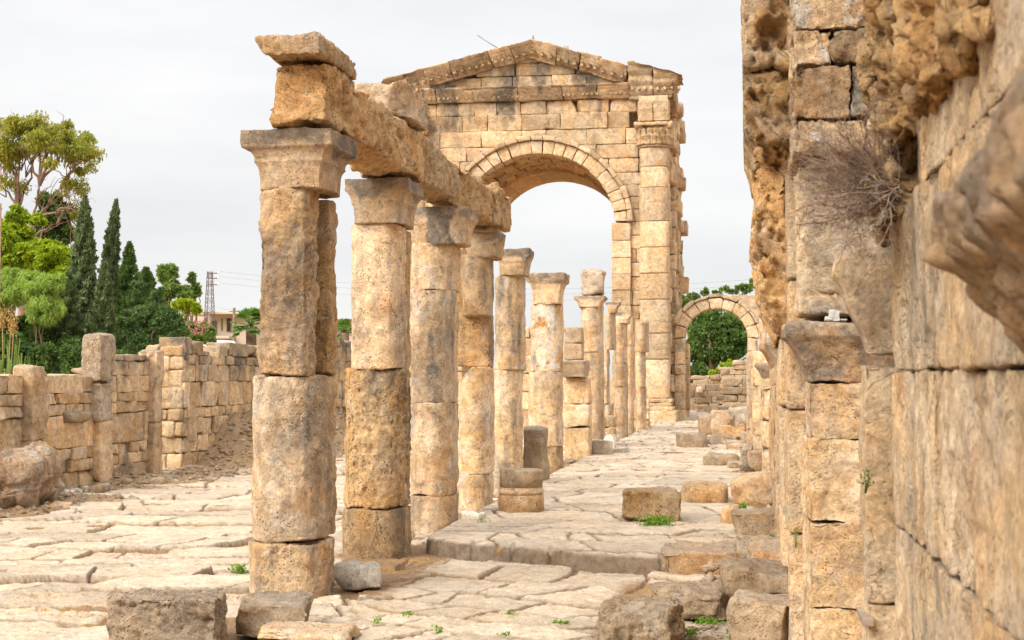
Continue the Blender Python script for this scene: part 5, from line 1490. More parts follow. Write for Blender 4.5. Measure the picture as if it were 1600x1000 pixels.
def branchy(mb, base, tips, r0, seed=0, wob=.12):
    rs = np.random.RandomState(seed)
    base = np.array(base, float)
    for tpt in tips:
        tpt = np.array(tpt, float); L = np.linalg.norm(tpt - base); pts = []
        off = rs.normal(size=3) * wob * L
        for k in range(8):
            t = k / 7
            p = base * (1 - t) + tpt * t + off * sin(pi * t) * .7 + np.array([0, 0, .12 * L * sin(pi * t)]) + rs.normal(size=3) * .02 * L * (0 < t < 1)
            pts.append(tuple(p))
        tube(mb, pts, [r0 * (1 - .85 * k / 7) for k in range(8)], 5)
def px(u, v, Y): 
    x, z = WY(u, v, Y); return np.array([x, Y, z])
def broad_tree(name, label, Y, trunk_u, crown_px, mat, leaf=.16, nleaf=9000, ncl=60, trunk_r=.2, bark='bark', group=None, cl_r=.55, flat=.85, cat='tree', base_z=0, seed=1, droop=0, aspect=2.0, trunk=True):
    """crown_px: list of (u, v, ru, rv) ellipses in photo pixels at distance Y"""
    rs = np.random.RandomState(seed); s = Y / FPX
    bx = WY(trunk_u, 590, Y)[0]
    t = thing(name, label, cat, (bx, Y, base_z), group)
    tot = sum(a[2] * a[3] for a in crown_px); mb = MB(); tips = []
    for (u, v, ru, rv) in crown_px:
        c = px(u, v, Y); R = (ru * s, min(ru, rv) * s * 1.0, rv * s)
        share = ru * rv / tot; nc = max(4, int(ncl * share))
        cen = ellips_centers(rs, c, np.array(R) * .85, nc); tips += [tuple(x) for x in cen[:max(2, nc // 4)]]
        per = int(nleaf * share / nc)
        C, ax, tn = clumps(rs, cen, [min(R[0], R[2]) * cl_r * rs.uniform(.5, 1.1) for _ in range(nc)], per, flat, .35)
        ax = ax + np.array([0, 0, -droop])
        leaf_quads(mb, C, leaf, aspect, seed + 3, axis=ax, tone=tn)
    mb.build('crown', M[mat], t, smooth=False)
    if trunk:
        mb = MB(); c0 = np.mean([px(a[0], a[1], Y) for a in crown_px], axis=0)
        fork = np.array([bx, Y, base_z + (c0[2] - base_z) * .45])
        trunk_r = trunk_r if cat == 'tree' else trunk_r * .4
        tube(mb, [(bx, Y, base_z - .1), (bx + .05, Y, base_z + (fork[2] - base_z) * .5), tuple(fork)], [trunk_r * 1.2, trunk_r, trunk_r * .8], 9)
        branchy(mb, fork, tips[:16] if cat == 'tree' else tips[:6], trunk_r * (.45 if cat == 'tree' else .15), seed)
        mb.build('trunk', M[bark], t)
    return t

# eucalyptus at the far left: bare rising limbs under an umbrella of leaves
Y = 46.0
t = thing('eucalyptus_tree', 'tall eucalyptus with bare pinkish limbs under a thin yellow-green umbrella crown', 'tree', (WY(50, 590, Y)[0], Y, 0))
mb = MB(); rs = np.random.RandomState(4)
b0 = px(38, 470, Y); b1 = px(50, 352, Y)
tube(mb, [(b0[0], Y, -.1), tuple(px(36, 480, Y)), tuple(px(44, 410, Y)), tuple(b1)], [.2, .17, .13, .11], 8)
tube(mb, [tuple(px(36, 480, Y)), tuple(px(30, 380, Y)), tuple(px(28, 330, Y))], [.13, .11, .09], 8)
limbs = [((28, 330), (-20, 250)), ((28, 330), (5, 225)), ((28, 330), (38, 215)), ((28, 330), (50, 235)), ((50, 352), (62, 290)), ((62, 290), (80, 215)), ((62, 290), (60, 205)), ((62, 290), (105, 235)), ((50, 352), (95, 295)),
         ((95, 295), (128, 250)), ((95, 295), (112, 262)), ((50, 345), (118, 330)), ((50, 352), (85, 318)), ((62, 290), (35, 230)), ((62, 290), (92, 200)), ((28, 330), (20, 270)), ((45, 380), (90, 350)), ((90, 350), (120, 320)), ((28, 330), (-5, 290))]
tips = []
for i, ((ua, va), (ub, vb)) in enumerate(limbs):
    a = px(ua, va, Y); b = px(ub, vb, Y + rs.uniform(-1.6, 1.6)); a[1] = Y
    branchy(mb, a, [b], .06, i, .07); mid = a * .45 + b * .55
    for q in range(4):
        e = b + rs.normal(size=3) * np.array([.45, .5, .35]) + [0, 0, .2]; branchy(mb, mid, [e], .022, i * 7 + q, .1)
    if vb < 275: tips.append(b)
mb.build('trunk', M['barkp'], t)
mb = MB(); cen = []
for (u, v, ru, rv, n) in [(20, 232, 42, 22, 16), (70, 212, 50, 22, 26), (105, 232, 34, 22, 16), (128, 240, 16, 14, 8), (-20, 235, 30, 22, 10), (60, 198, 36, 12, 12), (-4, 165, 8, 8, 2), (8, 285, 10, 10, 3), (110, 290, 20, 8, 3), (115, 262, 10, 6, 2)]:
    c = px(u, v, Y); s = Y / FPX
    for q in range(n): cen.append(c + rs.normal(size=3) * np.array([ru * s * .5, 1.1, rv * s * .45]))
C, ax, tn = clumps(rs, cen, [rs.uniform(.2, .5) for _ in cen], 200, .8, .05)
leaf_quads(mb, C, .17, 3.2, 5, axis=ax * .4 + np.array([0, 0, -.8]), tone=tn); mb.build('crown', M['l_euc'], t, smooth=False)
BG = 'trees and bushes behind the left wall'
broad_tree('broadleaf_tree', 'dark green tree behind the eucalyptus limbs', 52, 85, [(85, 335, 28, 32), (70, 370, 38, 26), (78, 318, 20, 20), (100, 365, 20, 24)], 'l_dark', .2, 12000, 80, group=BG, seed=5)
broad_tree('broadleaf_tree', 'bright yellow-green tree at the left edge', 44, 15, [(10, 365, 34, 34), (25, 345, 26, 30), (-30, 350, 40, 50), (20, 400, 40, 26), (45, 375, 24, 22), (60, 345, 18, 14)], 'l_yel', .2, 16000, 90, group=BG, seed=6)
broad_tree('bush', 'glossy green bush in a band under the bare limbs', 43, 70, [(60, 395, 50, 20), (30, 405, 40, 18), (98, 400, 24, 16), (80, 388, 20, 14)], 'l_yel', .18, 14000, 90, group=BG, seed=7, cat='bush')
broad_tree('bare_tree', 'half-dead tree with sparse olive leaves left of the tall cypress', 48, 118, [(115, 300, 20, 24), (125, 340, 16, 30), (100, 300, 18, 14)], 'l_euc', .12, 900, 26, trunk_r=.09, bark='barkp', group=BG, seed=8, aspect=3)
broad_tree('tall_bush', 'soft light green feathery bush spilling behind the ruined wall', 37, 60, [(55, 450, 42, 28), (15, 455, 40, 26), (-25, 470, 40, 40), (70, 480, 30, 30), (90, 440, 16, 16), (20, 425, 22, 10)], 'l_light', .20, 42000, 220, group=BG, seed=9, aspect=9, droop=.9, cat='bush', cl_r=.5)
broad_tree('bush', 'dark undergrowth at the foot of the feathery bush', 38.5, 30, [(20, 515, 50, 34), (70, 525, 36, 30), (0, 545, 40, 30), (110, 545, 30, 30)], 'l_dark', .17, 11000, 80, group=BG, seed=19, cat='bush')

def conifer(name, label, Y, prof, lean, mat, nleaf, leaf, group, seed, spiky=.35, trunk_r=.12):
    """prof: list of (v, half width px); lean: u as function of v through two points"""
    rs = np.random.RandomState(seed); s = Y / FPX
    (u0, v0), (u1, v1) = lean
    t = thing(name, label, 'tree', (WY(u0, 590, Y)[0], Y, 0), group)
    vs = np.array([p[0] for p in prof], float); ws = np.array([p[1] for p in prof], float)
    vv = rs.uniform(vs.min(), vs.max(), nleaf * 3); keep = rs.rand(nleaf * 3) < (np.interp(vv, vs, ws) / ws.max()) * .8 + .1; vv = vv[keep][:nleaf]
    w_ = np.interp(vv, vs, ws); uu = u0 + (u1 - u0) * (vv - v0) / (v1 - v0)
    th = rs.rand(len(vv)) * 2 * pi; ridge = 1 + .22 * np.sin(th * 5 + vv * .11) + .16 * np.sin(th * 3 - vv * .23) + .12 * np.sin(vv * .5 + th)
    rad = w_ * s * ridge * rs.uniform(.45, 1.0, len(vv)) ** .45
    C = np.zeros((len(vv), 3))
    for i in range(len(vv)):
        pass
    X0 = WY(800, 590, Y)[0]
    k1 = np.array([WY(u, v, Y) for u, v in zip(uu[:1], vv[:1])])
    # exact columns of the axis
    us = np.linspace(uu.min() - 1, uu.max() + 1, 12); xs_ = [WY(u, 480, Y)[0] for u in us]
    zs0 = np.linspace(vv.min() - 1, vv.max() + 1, 12); zz = [WY(np.interp(q, (min(v0, v1), max(v0, v1)), (u0 if v0 < v1 else u1, u1 if v0 < v1 else u0)), q, Y)[1] for q in zs0]
    C[:, 0] = np.interp(uu, us, xs_) + rad * np.cos(th); C[:, 1] = Y + rad * np.sin(th); C[:, 2] = np.interp(vv, zs0, zz)
    ax = np.stack([np.cos(th) * spiky, np.sin(th) * spiky, np.full(len(vv), 1.0)], 1)
    mb = MB(); leaf_quads(mb, C, leaf, 2.6, seed, axis=ax, tone=(.25 + .5 * rs.rand(len(vv)) + .25 * (ridge - 1) * 2).clip(0, 1)); mb.build('crown', M[mat], t, smooth=False)
    mb = MB(); tp_ = WY(u1 if v1 < v0 else u0, min(v0, v1) + 10, Y)
    tube(mb, [(WY(u0, 590, Y)[0], Y, -.1), (tp_[0], Y, tp_[1])], [trunk_r, .02], 7); mb.build('trunk', M['bark'], t)
    return t
CG = 'cypresses and conifers behind the left wall'
conifer('cypress_tree', 'tall dark cypress, left one of the two pointed spires', 40, [(306, 1), (322, 6), (350, 11), (390, 16), (450, 19), (520, 21), (590, 22)], ((128, 590), (131, 306)), 'l_cyp', 15000, .17, CG, 1)
conifer('cypress_tree', 'slim cypress leaning right, right one of the two spires', 41, [(312, 1), (330, 5), (360, 9), (400, 12), (440, 14), (500, 14), (590, 14)], ((155, 590), (180, 312)), 'l_cyp', 9000, .16, CG, 2)
conifer('cypress_tree', 'short fuller cypress in front of the tall left spire', 38.5, [(425, 2), (450, 10), (480, 16), (530, 20), (590, 22)], ((104, 590), (107, 425)), 'l_cyp', 8000, .17, CG, 3, spiky=.7)
conifer('cypress_tree', 'short greyish cypress below the leaning one', 38.2, [(410, 2), (440, 9), (480, 14), (530, 18), (590, 20)], ((160, 590), (163, 410)), 'l_cyp', 8000, .16, CG, 4, spiky=.7)
conifer('juniper_tree', 'dark spiky-topped conifer just right of the leaning cypress', 43, [(378, 1), (395, 7), (412, 9), (430, 18), (455, 20), (480, 28), (520, 32), (592, 36)], ((200, 590), (201, 378)), 'l_con', 20000, .15, CG, 11, spiky=1.5)
conifer('juniper_tree', 'broad dark conifer in the middle of the ragged dark green mass', 42.5, [(418, 2), (435, 10), (450, 12), (470, 24), (500, 30), (540, 36), (592, 40)], ((236, 590), (228, 418)), 'l_con', 20000, .15, CG, 12, spiky=1.5)
broad_tree('juniper_tree', 'wide ragged dark green mass of foliage in front of the pointed conifers', 40.5, 232, [(205, 500, 24, 26), (235, 485, 22, 22), (255, 500, 26, 26), (275, 515, 20, 24), (190, 540, 24, 34), (225, 540, 36, 36), (262, 550, 30, 34), (215, 455, 14, 18), (246, 458, 12, 16)], 'l_con', .11, 46000, 300, group=CG, seed=61, cl_r=.5, aspect=2.8, trunk_r=.08)
broad_tree('bush', 'low green bush in the gap behind the second left wall', 34, 268, [(268, 580, 18, 26), (262, 560, 16, 16), (275, 555, 12, 16)], 'l_mid', .13, 5000, 30, group=BG, seed=31, cat='bush')
broad_tree('eucalyptus_tree', 'pale distant eucalyptus clump behind the dark conifer', 85, 272, [(262, 425, 18, 16), (268, 450, 18, 20), (285, 460, 14, 16), (255, 462, 16, 14)], 'l_mid', .38, 5000, 40, group=BG, seed=15, aspect=2.5)
broad_tree('eucalyptus_tree', 'round distant tree just right of the pale eucalyptus clump', 90, 300, [(302, 435, 9, 12), (298, 460, 16, 18), (285, 478, 16, 10)], 'l_mid', .38, 3500, 30, group=BG, seed=16, aspect=2.5)
broad_tree('broadleaf_tree', 'low bright yellow-green tree beneath the distant clump', 80, 285, [(290, 477, 26, 10), (300, 484, 18, 8)], 'l_yel', .35, 3000, 24, group=BG, seed=17)
ol = broad_tree('oleander_bush', 'oleander with pink flowers in front of the beige house', 60, 312, [(312, 520, 22, 18), (295, 522, 12, 20), (325, 530, 14, 14)], 'l_mid', .2, 4500, 30, group=BG, seed=18, cat='bush')
mb = MB(); rs = np.random.RandomState(3); C = ellips_centers(rs, px(310, 512, 59.2), (.55, .3, .35), 90); leaf_quads(mb, C, .09, 1.2, 4); mb.build('blossom', M['l_pink'], ol, smooth=False)
broad_tree('broadleaf_tree', 'dark trees far off seen between the pillars', 95, 822, [(822, 520, 10, 7), (815, 530, 12, 8)], 'l_dark', .4, 1500, 12, group='distant trees', seed=20)

def palm(label, u, v, ru, Y, seed):
    rs = np.random.RandomState(seed); c = px(u, v, Y); s = Y / FPX; R = ru * s
    t = thing('palm_tree', label, 'palm', (c[0], Y, 0), 'palms behind the left wall')
    mb = MB(); tube(mb, [(c[0], Y, -.1), (c[0] + .05, Y, c[2] * .5), tuple(c)], [.28, .22, .2], 10); mb.build('trunk', M['bark'], t)
    mb = MB()
    for k in range(34):
        a = rs.rand() * 6.28; el_ = rs.uniform(-.5, 1.35); d = np.array([cos(a) * cos(el_), sin(a) * cos(el_), sin(el_)])
        L = R * rs.uniform(.55, .8); tip = c + d * L
        tube(mb, [tuple(c), tuple(c + d * L * .5 + [0, 0, .03]), tuple(tip)], [.02, .015, .01], 4)
        side = np.cross(d, [0, 0, 1.0]); side /= np.linalg.norm(side) + 1e-6; up_ = np.cross(side, d)
        for q in range(22):   # fan of narrow blades
            f = (q / 21 - .5) * 2.6; dd = d * cos(f) + side * sin(f); l2 = R * .48 * rs.uniform(.8, 1.1)
            e = tip + dd * l2 + np.array([0, 0, -.18 * l2 - .1 * abs(f) * l2]); m_ = tip + dd * l2 * .55
            wv = np.cross(dd, up_) * .035
            mb.add([tuple(tip), tuple(m_ + wv), tuple(e), tuple(m_ - wv)], [(0, 1, 2, 3)], (rs.rand() * .6 + (.4 if el_ > .4 else 0),) * 3)
    mb.build('crown', M['l_palm'], t, smooth=False); return t
palm('bushy fan palm between the beige house and the nearest pillar', 392, 510, 32, 55, 1)
palm('fan palm glimpsed between the first two pillars', 538, 520, 22, 62, 2)

# trees beyond the small arch
AG = 'trees beyond the small arch'
broad_tree('pine_tree', 'large round green tree framed by the small arch', 96, 1112, [(1120, 515, 42, 28), (1095, 530, 26, 26), (1150, 530, 26, 30), (1120, 545, 46, 26), (1105, 500, 26, 18), (1090, 560, 22, 20)], 'l_mid2', .26, 42000, 220, trunk_r=.3, group=AG, seed=21, cl_r=.45)
broad_tree('pine_tree', 'dark pine crown showing above the left haunch of the small arch', 110, 1075, [(1078, 466, 18, 9), (1066, 474, 10, 10), (1098, 456, 12, 5)], 'l_mid', .35, 4500, 30, group=AG, seed=22, trunk=True)
broad_tree('pine_tree', 'thin ragged tree crown above the right haunch of the small arch', 105, 1150, [(1140, 452, 18, 7), (1165, 450, 14, 8), (1178, 443, 8, 7), (1120, 458, 10, 4), (1150, 475, 30, 10)], 'l_mid', .32, 3200, 40, group=AG, seed=23, trunk=True)
broad_tree('bush', 'yellowing bush at the foot of the big round tree', 90, 1130, [(1128, 575, 14, 8), (1140, 568, 12, 10), (1118, 582, 10, 6)], 'l_yel', .25, 3500, 24, group=AG, seed=24, cat='bush')
broad_tree('bush', 'dark undergrowth left of the yellowing bush', 94, 1090, [(1090, 580, 22, 12), (1110, 585, 20, 10), (1165, 575, 20, 20)], 'l_dark', .25, 4000, 30, group=AG, seed=25, cat='bush')
broad_tree('bush', 'green sprig growing between the thin pier and the overhang', 34, 1210, [(1210, 530, 6, 8), (1206, 520, 4, 8)], 'l_yel', .07, 500, 8, group=AG, seed=26, cat='bush', trunk=False)

broad_tree('bush', 'bright leafy bush filling the gap between the eucalyptus and the tall cypress', 42, 80, [(80, 400, 30, 24), (95, 440, 24, 24), (60, 425, 26, 18), (40, 400, 30, 20), (10, 410, 34, 24), (0, 380, 30, 30)], 'l_yel', .16, 20000, 130, group=BG, seed=41, cat='bush')
broad_tree('bush', 'dense mid green hedge mass behind the posts of the ruined wall', 36, 120, [(120, 560, 40, 30), (60, 560, 40, 26), (180, 570, 40, 26), (20, 550, 40, 34), (230, 575, 30, 20)], 'l_dark', .13, 24000, 160, group=BG, seed=42, cat='bush')
# reeds with plumes behind the left wall
for k, (u, v, lab) in enumerate([(8, 500, 'reed clump with two beige plumes at the far left'), (35, 530, 'leafy reed clump just behind the post at the far left')]):
    rs = np.random.RandomState(50 + k); Y = 23.0 + k; c = px(u, 600, Y)
    t = thing('reeds', lab, 'reeds', (c[0], Y, 0), 'reeds behind the left wall'); mb = MB(); zt = px(u, v, Y)[2]
    for q in range(70):
        a = rs.rand() * 6.28; L = zt * rs.uniform(.45, .9); o = rs.normal(size=2) * .16; ln_ = rs.uniform(.05, .4)
        p0 = np.array([c[0] + o[0], Y + o[1], 0]); p2 = p0 + [cos(a) * ln_, sin(a) * ln_, L]; p1 = (p0 + p2) / 2 + [0, 0, .1]; p3 = p2 + [cos(a) * .18, sin(a) * .18, -.06]
        sd_ = np.array([-sin(a), cos(a), 0]) * .014
        mb.add([tuple(p0 - sd_), tuple(p0 + sd_), tuple(p1 + sd_), tuple(p1 - sd_), tuple(p2 + sd_), tuple(p2 - sd_), tuple(p3)], [(0, 1, 2, 3), (3, 2, 4, 5)], (rs.rand(),) * 3)
    mb.build('blades', M['l_mid'], t, smooth=False)
    if k == 0:
        mb = MB()
        for du in (-4, 9, 14):
            b = px(u + du, 498 + abs(du) * .6, Y); tube(mb, [(c[0], Y, 0), tuple(b)], .006, 4)
            C = b + rs.normal(size=(200, 3)) * [.03, .03, .09]; leaf_quads(mb, C, .05, 3, 3, up=1.5)
        mb.build('plume', M['l_dry'], t, smooth=False)

# weeds in the joints
WD = 'weed tufts in the paving'
def weed(label, u, v, w_, h_, z=0.0, n=90, X=None, Y=None, mat='l_weed', seed=0, leaf=.03, asp=1.5):
    if Y is None: x, y = GR(u, v, z)
    else: y = Y; x, z = WY(u, v, Y)
    rs = np.random.RandomState(seed + int(u)); s = y / FPX; mb = MB()
    hw, hh = w_ / 2 * s, h_ * s
    C = np.stack([x + rs.normal(size=n) * hw * .45, y - .04 + rs.normal(size=n) * max(hw * .3, .03), z + rs.uniform(0, 1, n) ** 1.2 * hh], 1)
    leaf_quads(mb, C, leaf, asp, seed, up=.7)
    for q in range(max(3, n // 14)):
        c = C[q]; tube(mb, [(x + (c[0] - x) * .3, y, z - .02), tuple(c)], .0015, 3, tone=(.3,) * 3)
    return tag(mb.build('weed_tuft', M[mat], smooth=False), label, 'weed', WD)
for k, a in enumerate([
    ('dense bright green fern tuft under the cube-like orange block', 1027, 820, 60, 15, .155, 520), ('small green tuft at the foot of the walk edge, left of centre', 760, 870, 20, 14, 0, 130),
    ('tiny tuft at the very corner of the walk edge', 724, 868, 8, 7, 0, 40), ('green tuft by the left side of the nearest pillar', 376, 894, 26, 14, 0, 150),
    ('weed under the pitted boulder at the front of the pile', 1012, 1000, 34, 26, 0, 260), ('weed on top edge of the pitted boulder', 1036, 985, 14, 16, 0, 70),
    ('thin creeping weed below the broad flat-topped block', 1105, 972, 44, 7, 0, 130), ('little weed in the earth before the pile', 1079, 990, 16, 7, 0, 70),
    ('weed at the left foot of the reddish bottom block', 1148, 998, 16, 24, 0, 130), ('weed at the end of the long pale block', 1156, 830, 16, 14, .16, 130),
    ('low green growth in front of the long pale block', 1215, 842, 30, 8, .16, 130), ('little green tuft before the leaning boulder', 1158, 793, 26, 7, .16, 130),
    ('dark weed between reddish block and wall', 1240, 980, 12, 40, 0, 150), ('sparse sprig in the joint right of the nearest pillar', 590, 972, 20, 10, 0, 40),
    ('sparse sprigs in the near paving joint', 685, 988, 26, 12, 0, 45), ('low leaf patch in the paving joint near the bottom centre', 875, 974, 30, 5, 0, 70),
    ('thin line of green in a joint behind the nearest paving', 800, 958, 26, 4, 0, 40), ('weed at the foot of the left wall', 228, 748, 14, 10, .02, 90),
    ('weed clinging to the left wall footing', 126, 762, 7, 6, .05, 40), ('weed among the footing stones', 147, 760, 6, 12, .05, 40), ('green speck by the far slabs past the small arch', 1121, 634, 9, 5, .2, 60),
    ('thin sprig at the bottom edge under the pillars', 790, 992, 18, 5, 0, 30), ('small sprig in the joint of the raised walk', 755, 815, 22, 3, .15, 30), ('wisp of weed by the pale rounded boulder', 640, 960, 16, 6, 0, 30)]):
    weed(*a[:6], n=a[6], seed=k, leaf=.028 if a[6] > 60 else .02)
weed('small dark plant rooted in the wall pilaster near the right', 1352, 758, 18, 26, Y=3.73, n=70, leaf=.008, seed=77, mat='l_dark')
weed('dark little creeper low on the side of the tall pier', 1243, 850, 9, 26, Y=8.9, n=90, leaf=.012, seed=78, mat='l_mid')
# dry grass: sits in the joints of the left road
rs = np.random.RandomState(8); mb = MB(); C = []
for (u, v, n, s1, s2) in [(55, 935, 160, .30, .12), (130, 968, 200, .6, .05), (200, 925, 120, .35, .06), (215, 922, 80, .2, .05), (345, 938, 120, .2, .05), (235, 772, 160, .5, .15), (60, 958, 90, .3, .05), (250, 932, 60, .2, .04), (120, 905, 60, .2, .04)]:
    x, y = GR(u, v, -.03)
    for q in range(n): C.append((x + rs.normal() * s1 * .5, y + rs.normal() * s2, -.03 + rs.rand() * .03))
leaf_quads(mb, np.array(C), .05, 7, 2, up=.8)
tag(mb.build('dry_grass', M['l_dry'], smooth=False, origin=(0, 0, 0)), 'short yellow dry grass in the joints of the left road', 'grass', kind='stuff')

# dry bush rooted in the near wall
root = np.array([XA - .02, 3.45, WY(1402, 300, 3.4)[1]])
DB = thing('dry_bush', 'dry leafless brown bush growing out of a crack in the near wall', 'bush', tuple(root))
rs = np.random.RandomState(17)
def twigs(mb, n, spread, r0, seed, lmin, lmax, ctr, el0, el1, subs=5):
    rs = np.random.RandomState(seed)
    for k in range(n):
        # directions fan out leftward into the open and a bit upward
        a = rs.uniform(-1.0, 1.0); el_ = rs.uniform(el0, el1)
        d = np.array([-cos(el_) * cos(a) * .9, sin(a) * cos(el_) * .7 + .1, sin(el_)]); L = rs.uniform(lmin, lmax)
        if rs.rand() < .5: d[0] = -abs(d[0]) * 1.2
        p = root + rs.normal(size=3) * [.008, .03, .02]; pts = [tuple(p)]; v = d.copy()
        segs = 8
        for q in range(segs):
            v = v + rs.normal(size=3) * .20; v /= np.linalg.norm(v) + 1e-6; p = p + v * L / segs; 
            p[0] = min(p[0], XA - .01); pts.append(tuple(p))
            if q > 1:
                for w_ in range(subs if q > 3 else 2):
                    if rs.rand() < .55:
                        vv = v + rs.normal(size=3) * .65; vv /= np.linalg.norm(vv); e = p + vv * L * rs.uniform(.08, .25); m_ = (p + e) / 2 + rs.normal(size=3) * .004
                        e[0] = min(e[0], XA - .01); tube(mb, [tuple(p), tuple(m_), tuple(e)], [r0 * .45, r0 * .35, r0 * .2], 3, cap=False)
        tube(mb, pts, [r0 * (1 - .75 * i / segs) for i in range(segs + 1)], 4, cap=False)
mb = MB(); twigs(mb, 170, 1, .0016, 5, .08, .26, None, -.15, 1.1); mb.build('twigs', M['twig'], DB)
mb = MB(); twigs(mb, 9, 1, .0045, 21, .10, .22, None, -.2, 1.0, subs=2); mb.build('stem', M['bark'], DB)
mb = MB(); twigs(mb, 60, 1, .0012, 9, .10, .27, None, -.9, .3); mb.build('pale_twigs', M['twigp'], DB)
mb = MB(); C = root + np.stack([-np.abs(rs.normal(size=60)) * .07, rs.normal(size=60) * .08, np.abs(rs.normal(size=60)) * .10], 1); leaf_quads(mb, C, .008, 2, 3); mb.build('leaves', M['l_euc'], DB, smooth=False)

# ================================================================== BACKGROUND STRUCTURES
Y = 92.0
x0 = WY(286, 500, Y)[0]; x1 = WY(368, 500, Y)[0]; zt = WY(320, 492, Y)[1]
H = thing('house', 'beige two-storey house with brown shuttered windows behind the pylon', 'house', ((x0 + x1) / 2, Y + 3, 0))
mb = MB(); slab_box(mb, (x0, Y, -.2), (x1 + .8, Y + 6, zt)); mb.build('wall', M['plaster2'] if 'plaster2' in M else M['plaster'], H)
mb = MB(); slab_box(mb, (x0 + 1.8, Y - 1.0, zt), (x1 + 1.1, Y + 6.2, zt + .16)); slab_box(mb, (x0 - .1, Y - .1, zt + .004), (x0 + 1.7, Y + 6.1, zt + .12)); mb.build('roof', M['plaster'], H)
mb = MB(); slab_box(mb, (x0 + 1.2, Y - 1.2, WY(320, 530, Y)[1]), (x1, Y - .01, WY(320, 526, Y)[1])); mb.build('balcony', M['plaster'], H)
for (u, v, a, b) in [(334, 512, 5, 11), (358, 508, 4, 11), (322, 508, 1.5, 12), (347, 507, 1, 10)]:
    xa_, za_ = WY(u - a, v + b, Y); xb_, zb_ = WY(u + a, v - b, Y)
    mb = MB(); slab_box(mb, (xa_, Y - .06, za_), (xb_, Y + .1, zb_)); f = mb.build('window', M['wood'], H)
    mb = MB(); slab_box(mb, (xa_ + .05, Y - .075, za_ + .05), (xb_ - .05, Y, zb_ - .05)); mb.build('shutter', M['window'], f)
H2 = thing('house', 'distant building with a red roof seen between the first two pillars', 'house', (WY(537, 500, 100)[0], 103, 0))
mb = MB(); slab_box(mb, (WY(515, 500, 100)[0], 100, -.2), (WY(556, 500, 100)[0], 106, WY(540, 509, 100)[1])); mb.build('wall', M['plaster'], H2)
mb = MB(); slab_box(mb, (WY(513, 500, 99.5)[0], 99.3, WY(540, 509, 100)[1] + .01), (WY(558, 500, 99.5)[0], 106.4, WY(540, 499, 100)[1])); mb.build('roof', M['redroof'], H2)
# lattice pylon
Y = 84.0; xc, ztp = WY(328, 424, Y)
PY = thing('lattice_pylon', 'thin rusty lattice power pylon with three crossarms', 'pylon', (xc, Y, 0))
mb = MB()
def leg(sx_s, sy_s, z): 
    w_ = .34 * (1 - z / ztp) + .12; return (xc + sx_s * w_, Y + sy_s * w_, z)
for a in (-1, 1):
    for b in (-1, 1): tube(mb, [leg(a, b, -.1), leg(a, b, ztp)], .024, 4)
nz = 16
for k in range(nz):
    za_, zb_ = k * ztp / nz, (k + 1) * ztp / nz
    for (p, q) in [((-1, -1), (1, -1)), ((1, -1), (1, 1)), ((1, 1), (-1, 1)), ((-1, 1), (-1, -1))]:
        tube(mb, [leg(*p, za_), leg(*q, zb_)], .012, 3); tube(mb, [leg(*q, za_), leg(*p, zb_)], .012, 3)
mb.build('lattice', M['rust'], PY)
ends_ = []
for v in (427, 435, 445):
    z = WY(328, v, Y)[1]; mb = MB(); tube(mb, [(xc - .1, Y, z), (xc + .55, Y, z)], .03, 5); mb.build('crossarm', M['rust'], PY)
    mb = MB(); lathe(mb, xc + .55, Y, [(.03, z - .05), (.06, z + .0), (.03, z + .04), (.06, z + .08), (.02, z + .12)], 8, amp=0); mb.build('insulator', M['wpaint'], PY)
    ends_.append((xc + .55, z + .12))
def wire(label, a, b, sag):
    pts = [(a[0] + (b[0] - a[0]) * t, a[1] + (b[1] - a[1]) * t, a[2] + (b[2] - a[2]) * t - sag * 4 * t * (1 - t)) for t in np.linspace(0, 1, 24)]
    return solo('power_line', label, 'cable', M['steel'], lambda m: tube(m, pts, .006, 4), 'cables hung from the pylon')
for (e, lab) in zip(ends_, ('topmost', 'middle', 'lowest')):
    wire('%s of the three thin cables running right from the pylon arms' % lab, (e[0], Y, e[1]), (e[0] + 32, Y + 4, e[1] - .6), .8)
xp, zp = WY(366, 481, 78)
solo('utility_pole', 'short wooden utility pole left of the fan palm', 'pole', M['bark'], lambda m: (tube(m, [(xp, 78, -.1), (xp, 78, zp)], [.11, .08], 8), tube(m, [(xp - .3, 78, zp - .2), (xp + .3, 78, zp - .2)], .03, 4)))
wire('slack cable from the pylon down to the utility pole', (xc + .1, Y, WY(336, 475, Y)[1]), (xp, 78, zp - .1), .12)
xq, zq = WY(0, 318, 30)
solo('metal_post', 'pale vertical post cut by the left edge in front of the trees', 'post', M['barkp'], lambda m: tube(m, [(xq, 30, -.1), (xq, 30, zq)], .035, 8))

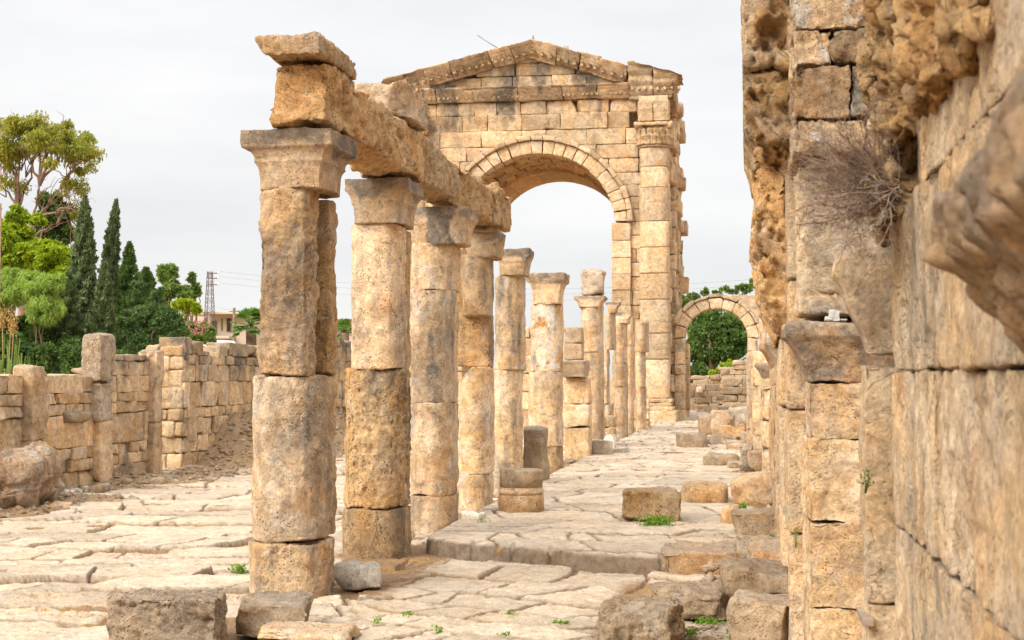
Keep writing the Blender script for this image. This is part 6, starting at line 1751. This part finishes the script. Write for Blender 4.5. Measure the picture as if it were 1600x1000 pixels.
def car(label, u, v, Y, L=4.2, rot=0.0, van=False):
    c = px(u, v, Y); Hh = 1.9 if van else 1.42
    t = thing('parked_van' if van else 'parked_car', label, 'van' if van else 'car', (c[0], Y, 0), None)
    z0 = c[2] - Hh     # stands on the rise behind the wall
    def prof(P):
        P = P.copy(); xr = (P[:, 0] - c[0]) / (L / 2); zr = (P[:, 2] - z0) / Hh
        hood = np.clip((xr - .35) / .2, 0, 1) if van else np.clip((np.abs(xr) - .42) / .25, 0, 1)
        P[:, 2] = z0 + Hh * np.minimum(zr, 1 - .38 * hood * (1 if not van else .9)); 
        P[:, 1] = Y + (P[:, 1] - Y) * (1 - .12 * np.clip(zr - .55, 0, 1)); return P
    mb = MB(); block(mb, (c[0] - L / 2, Y - .85, z0 + .25), (c[0] + L / 2, Y + .85, z0 + Hh), res=.12, r=.12, amp=0, warp=prof); mb.build('body', M['wpaint'], t)
    mb = MB(); block(mb, (c[0] - L * .22, Y - .875, z0 + Hh * .62), (c[0] + L * .2, Y + .875, z0 + Hh * .90), res=.15, r=.05, amp=0, warp=prof); mb.build('side_window', M['window'], t)
    for sx_s in (-.3, .3):
        for sy_s in (-.8, .8):
            mb = MB(); ring = []
            tube(mb, [(c[0] + sx_s * L, Y + sy_s - .09, z0 + .3), (c[0] + sx_s * L, Y + sy_s + .09, z0 + .3)], .31, 16); w_ = mb.build('wheel', M['rubber'], t)
            mb = MB(); tube(mb, [(c[0] + sx_s * L, Y + sy_s - .1, z0 + .3), (c[0] + sx_s * L, Y + sy_s + .1, z0 + .3)], .17, 12); mb.build('rim', M['steel'], w_)
    return t
car('white car of which only the roof shows over the ruined wall', 282, 538, 55, 4.0)
car('small white van parked before the beige house', 343, 532, 70, 3.0, van=True)
xk = WY(268, 600, 55)[0]; xk2 = WY(370, 600, 70)[0]
mb = MB(); g1, g2 = np.meshgrid(np.linspace(-45, -9.8, 40), np.linspace(30, 130, 60)); x, y = g1.ravel().astype(np.float32), g2.ravel().astype(np.float32)
z = -.2 + (2.35 * sstep(y, 44, 60)) * sstep(-x, 11.5, 15) + .15 * f2(x, y, .2, 3, 6); n_ = 40
q = (np.arange(59)[:, None] * n_ + np.arange(39)[None]).ravel()
mb.add(np.stack([x, y, z], 1), np.stack([q, q + 1, q + n_ + 1, q + n_], 1), (.5, 1, 0)); o = mb.build('terrain', M['dirt'], origin=(0, 0, 0)); o['kind'] = 'structure'
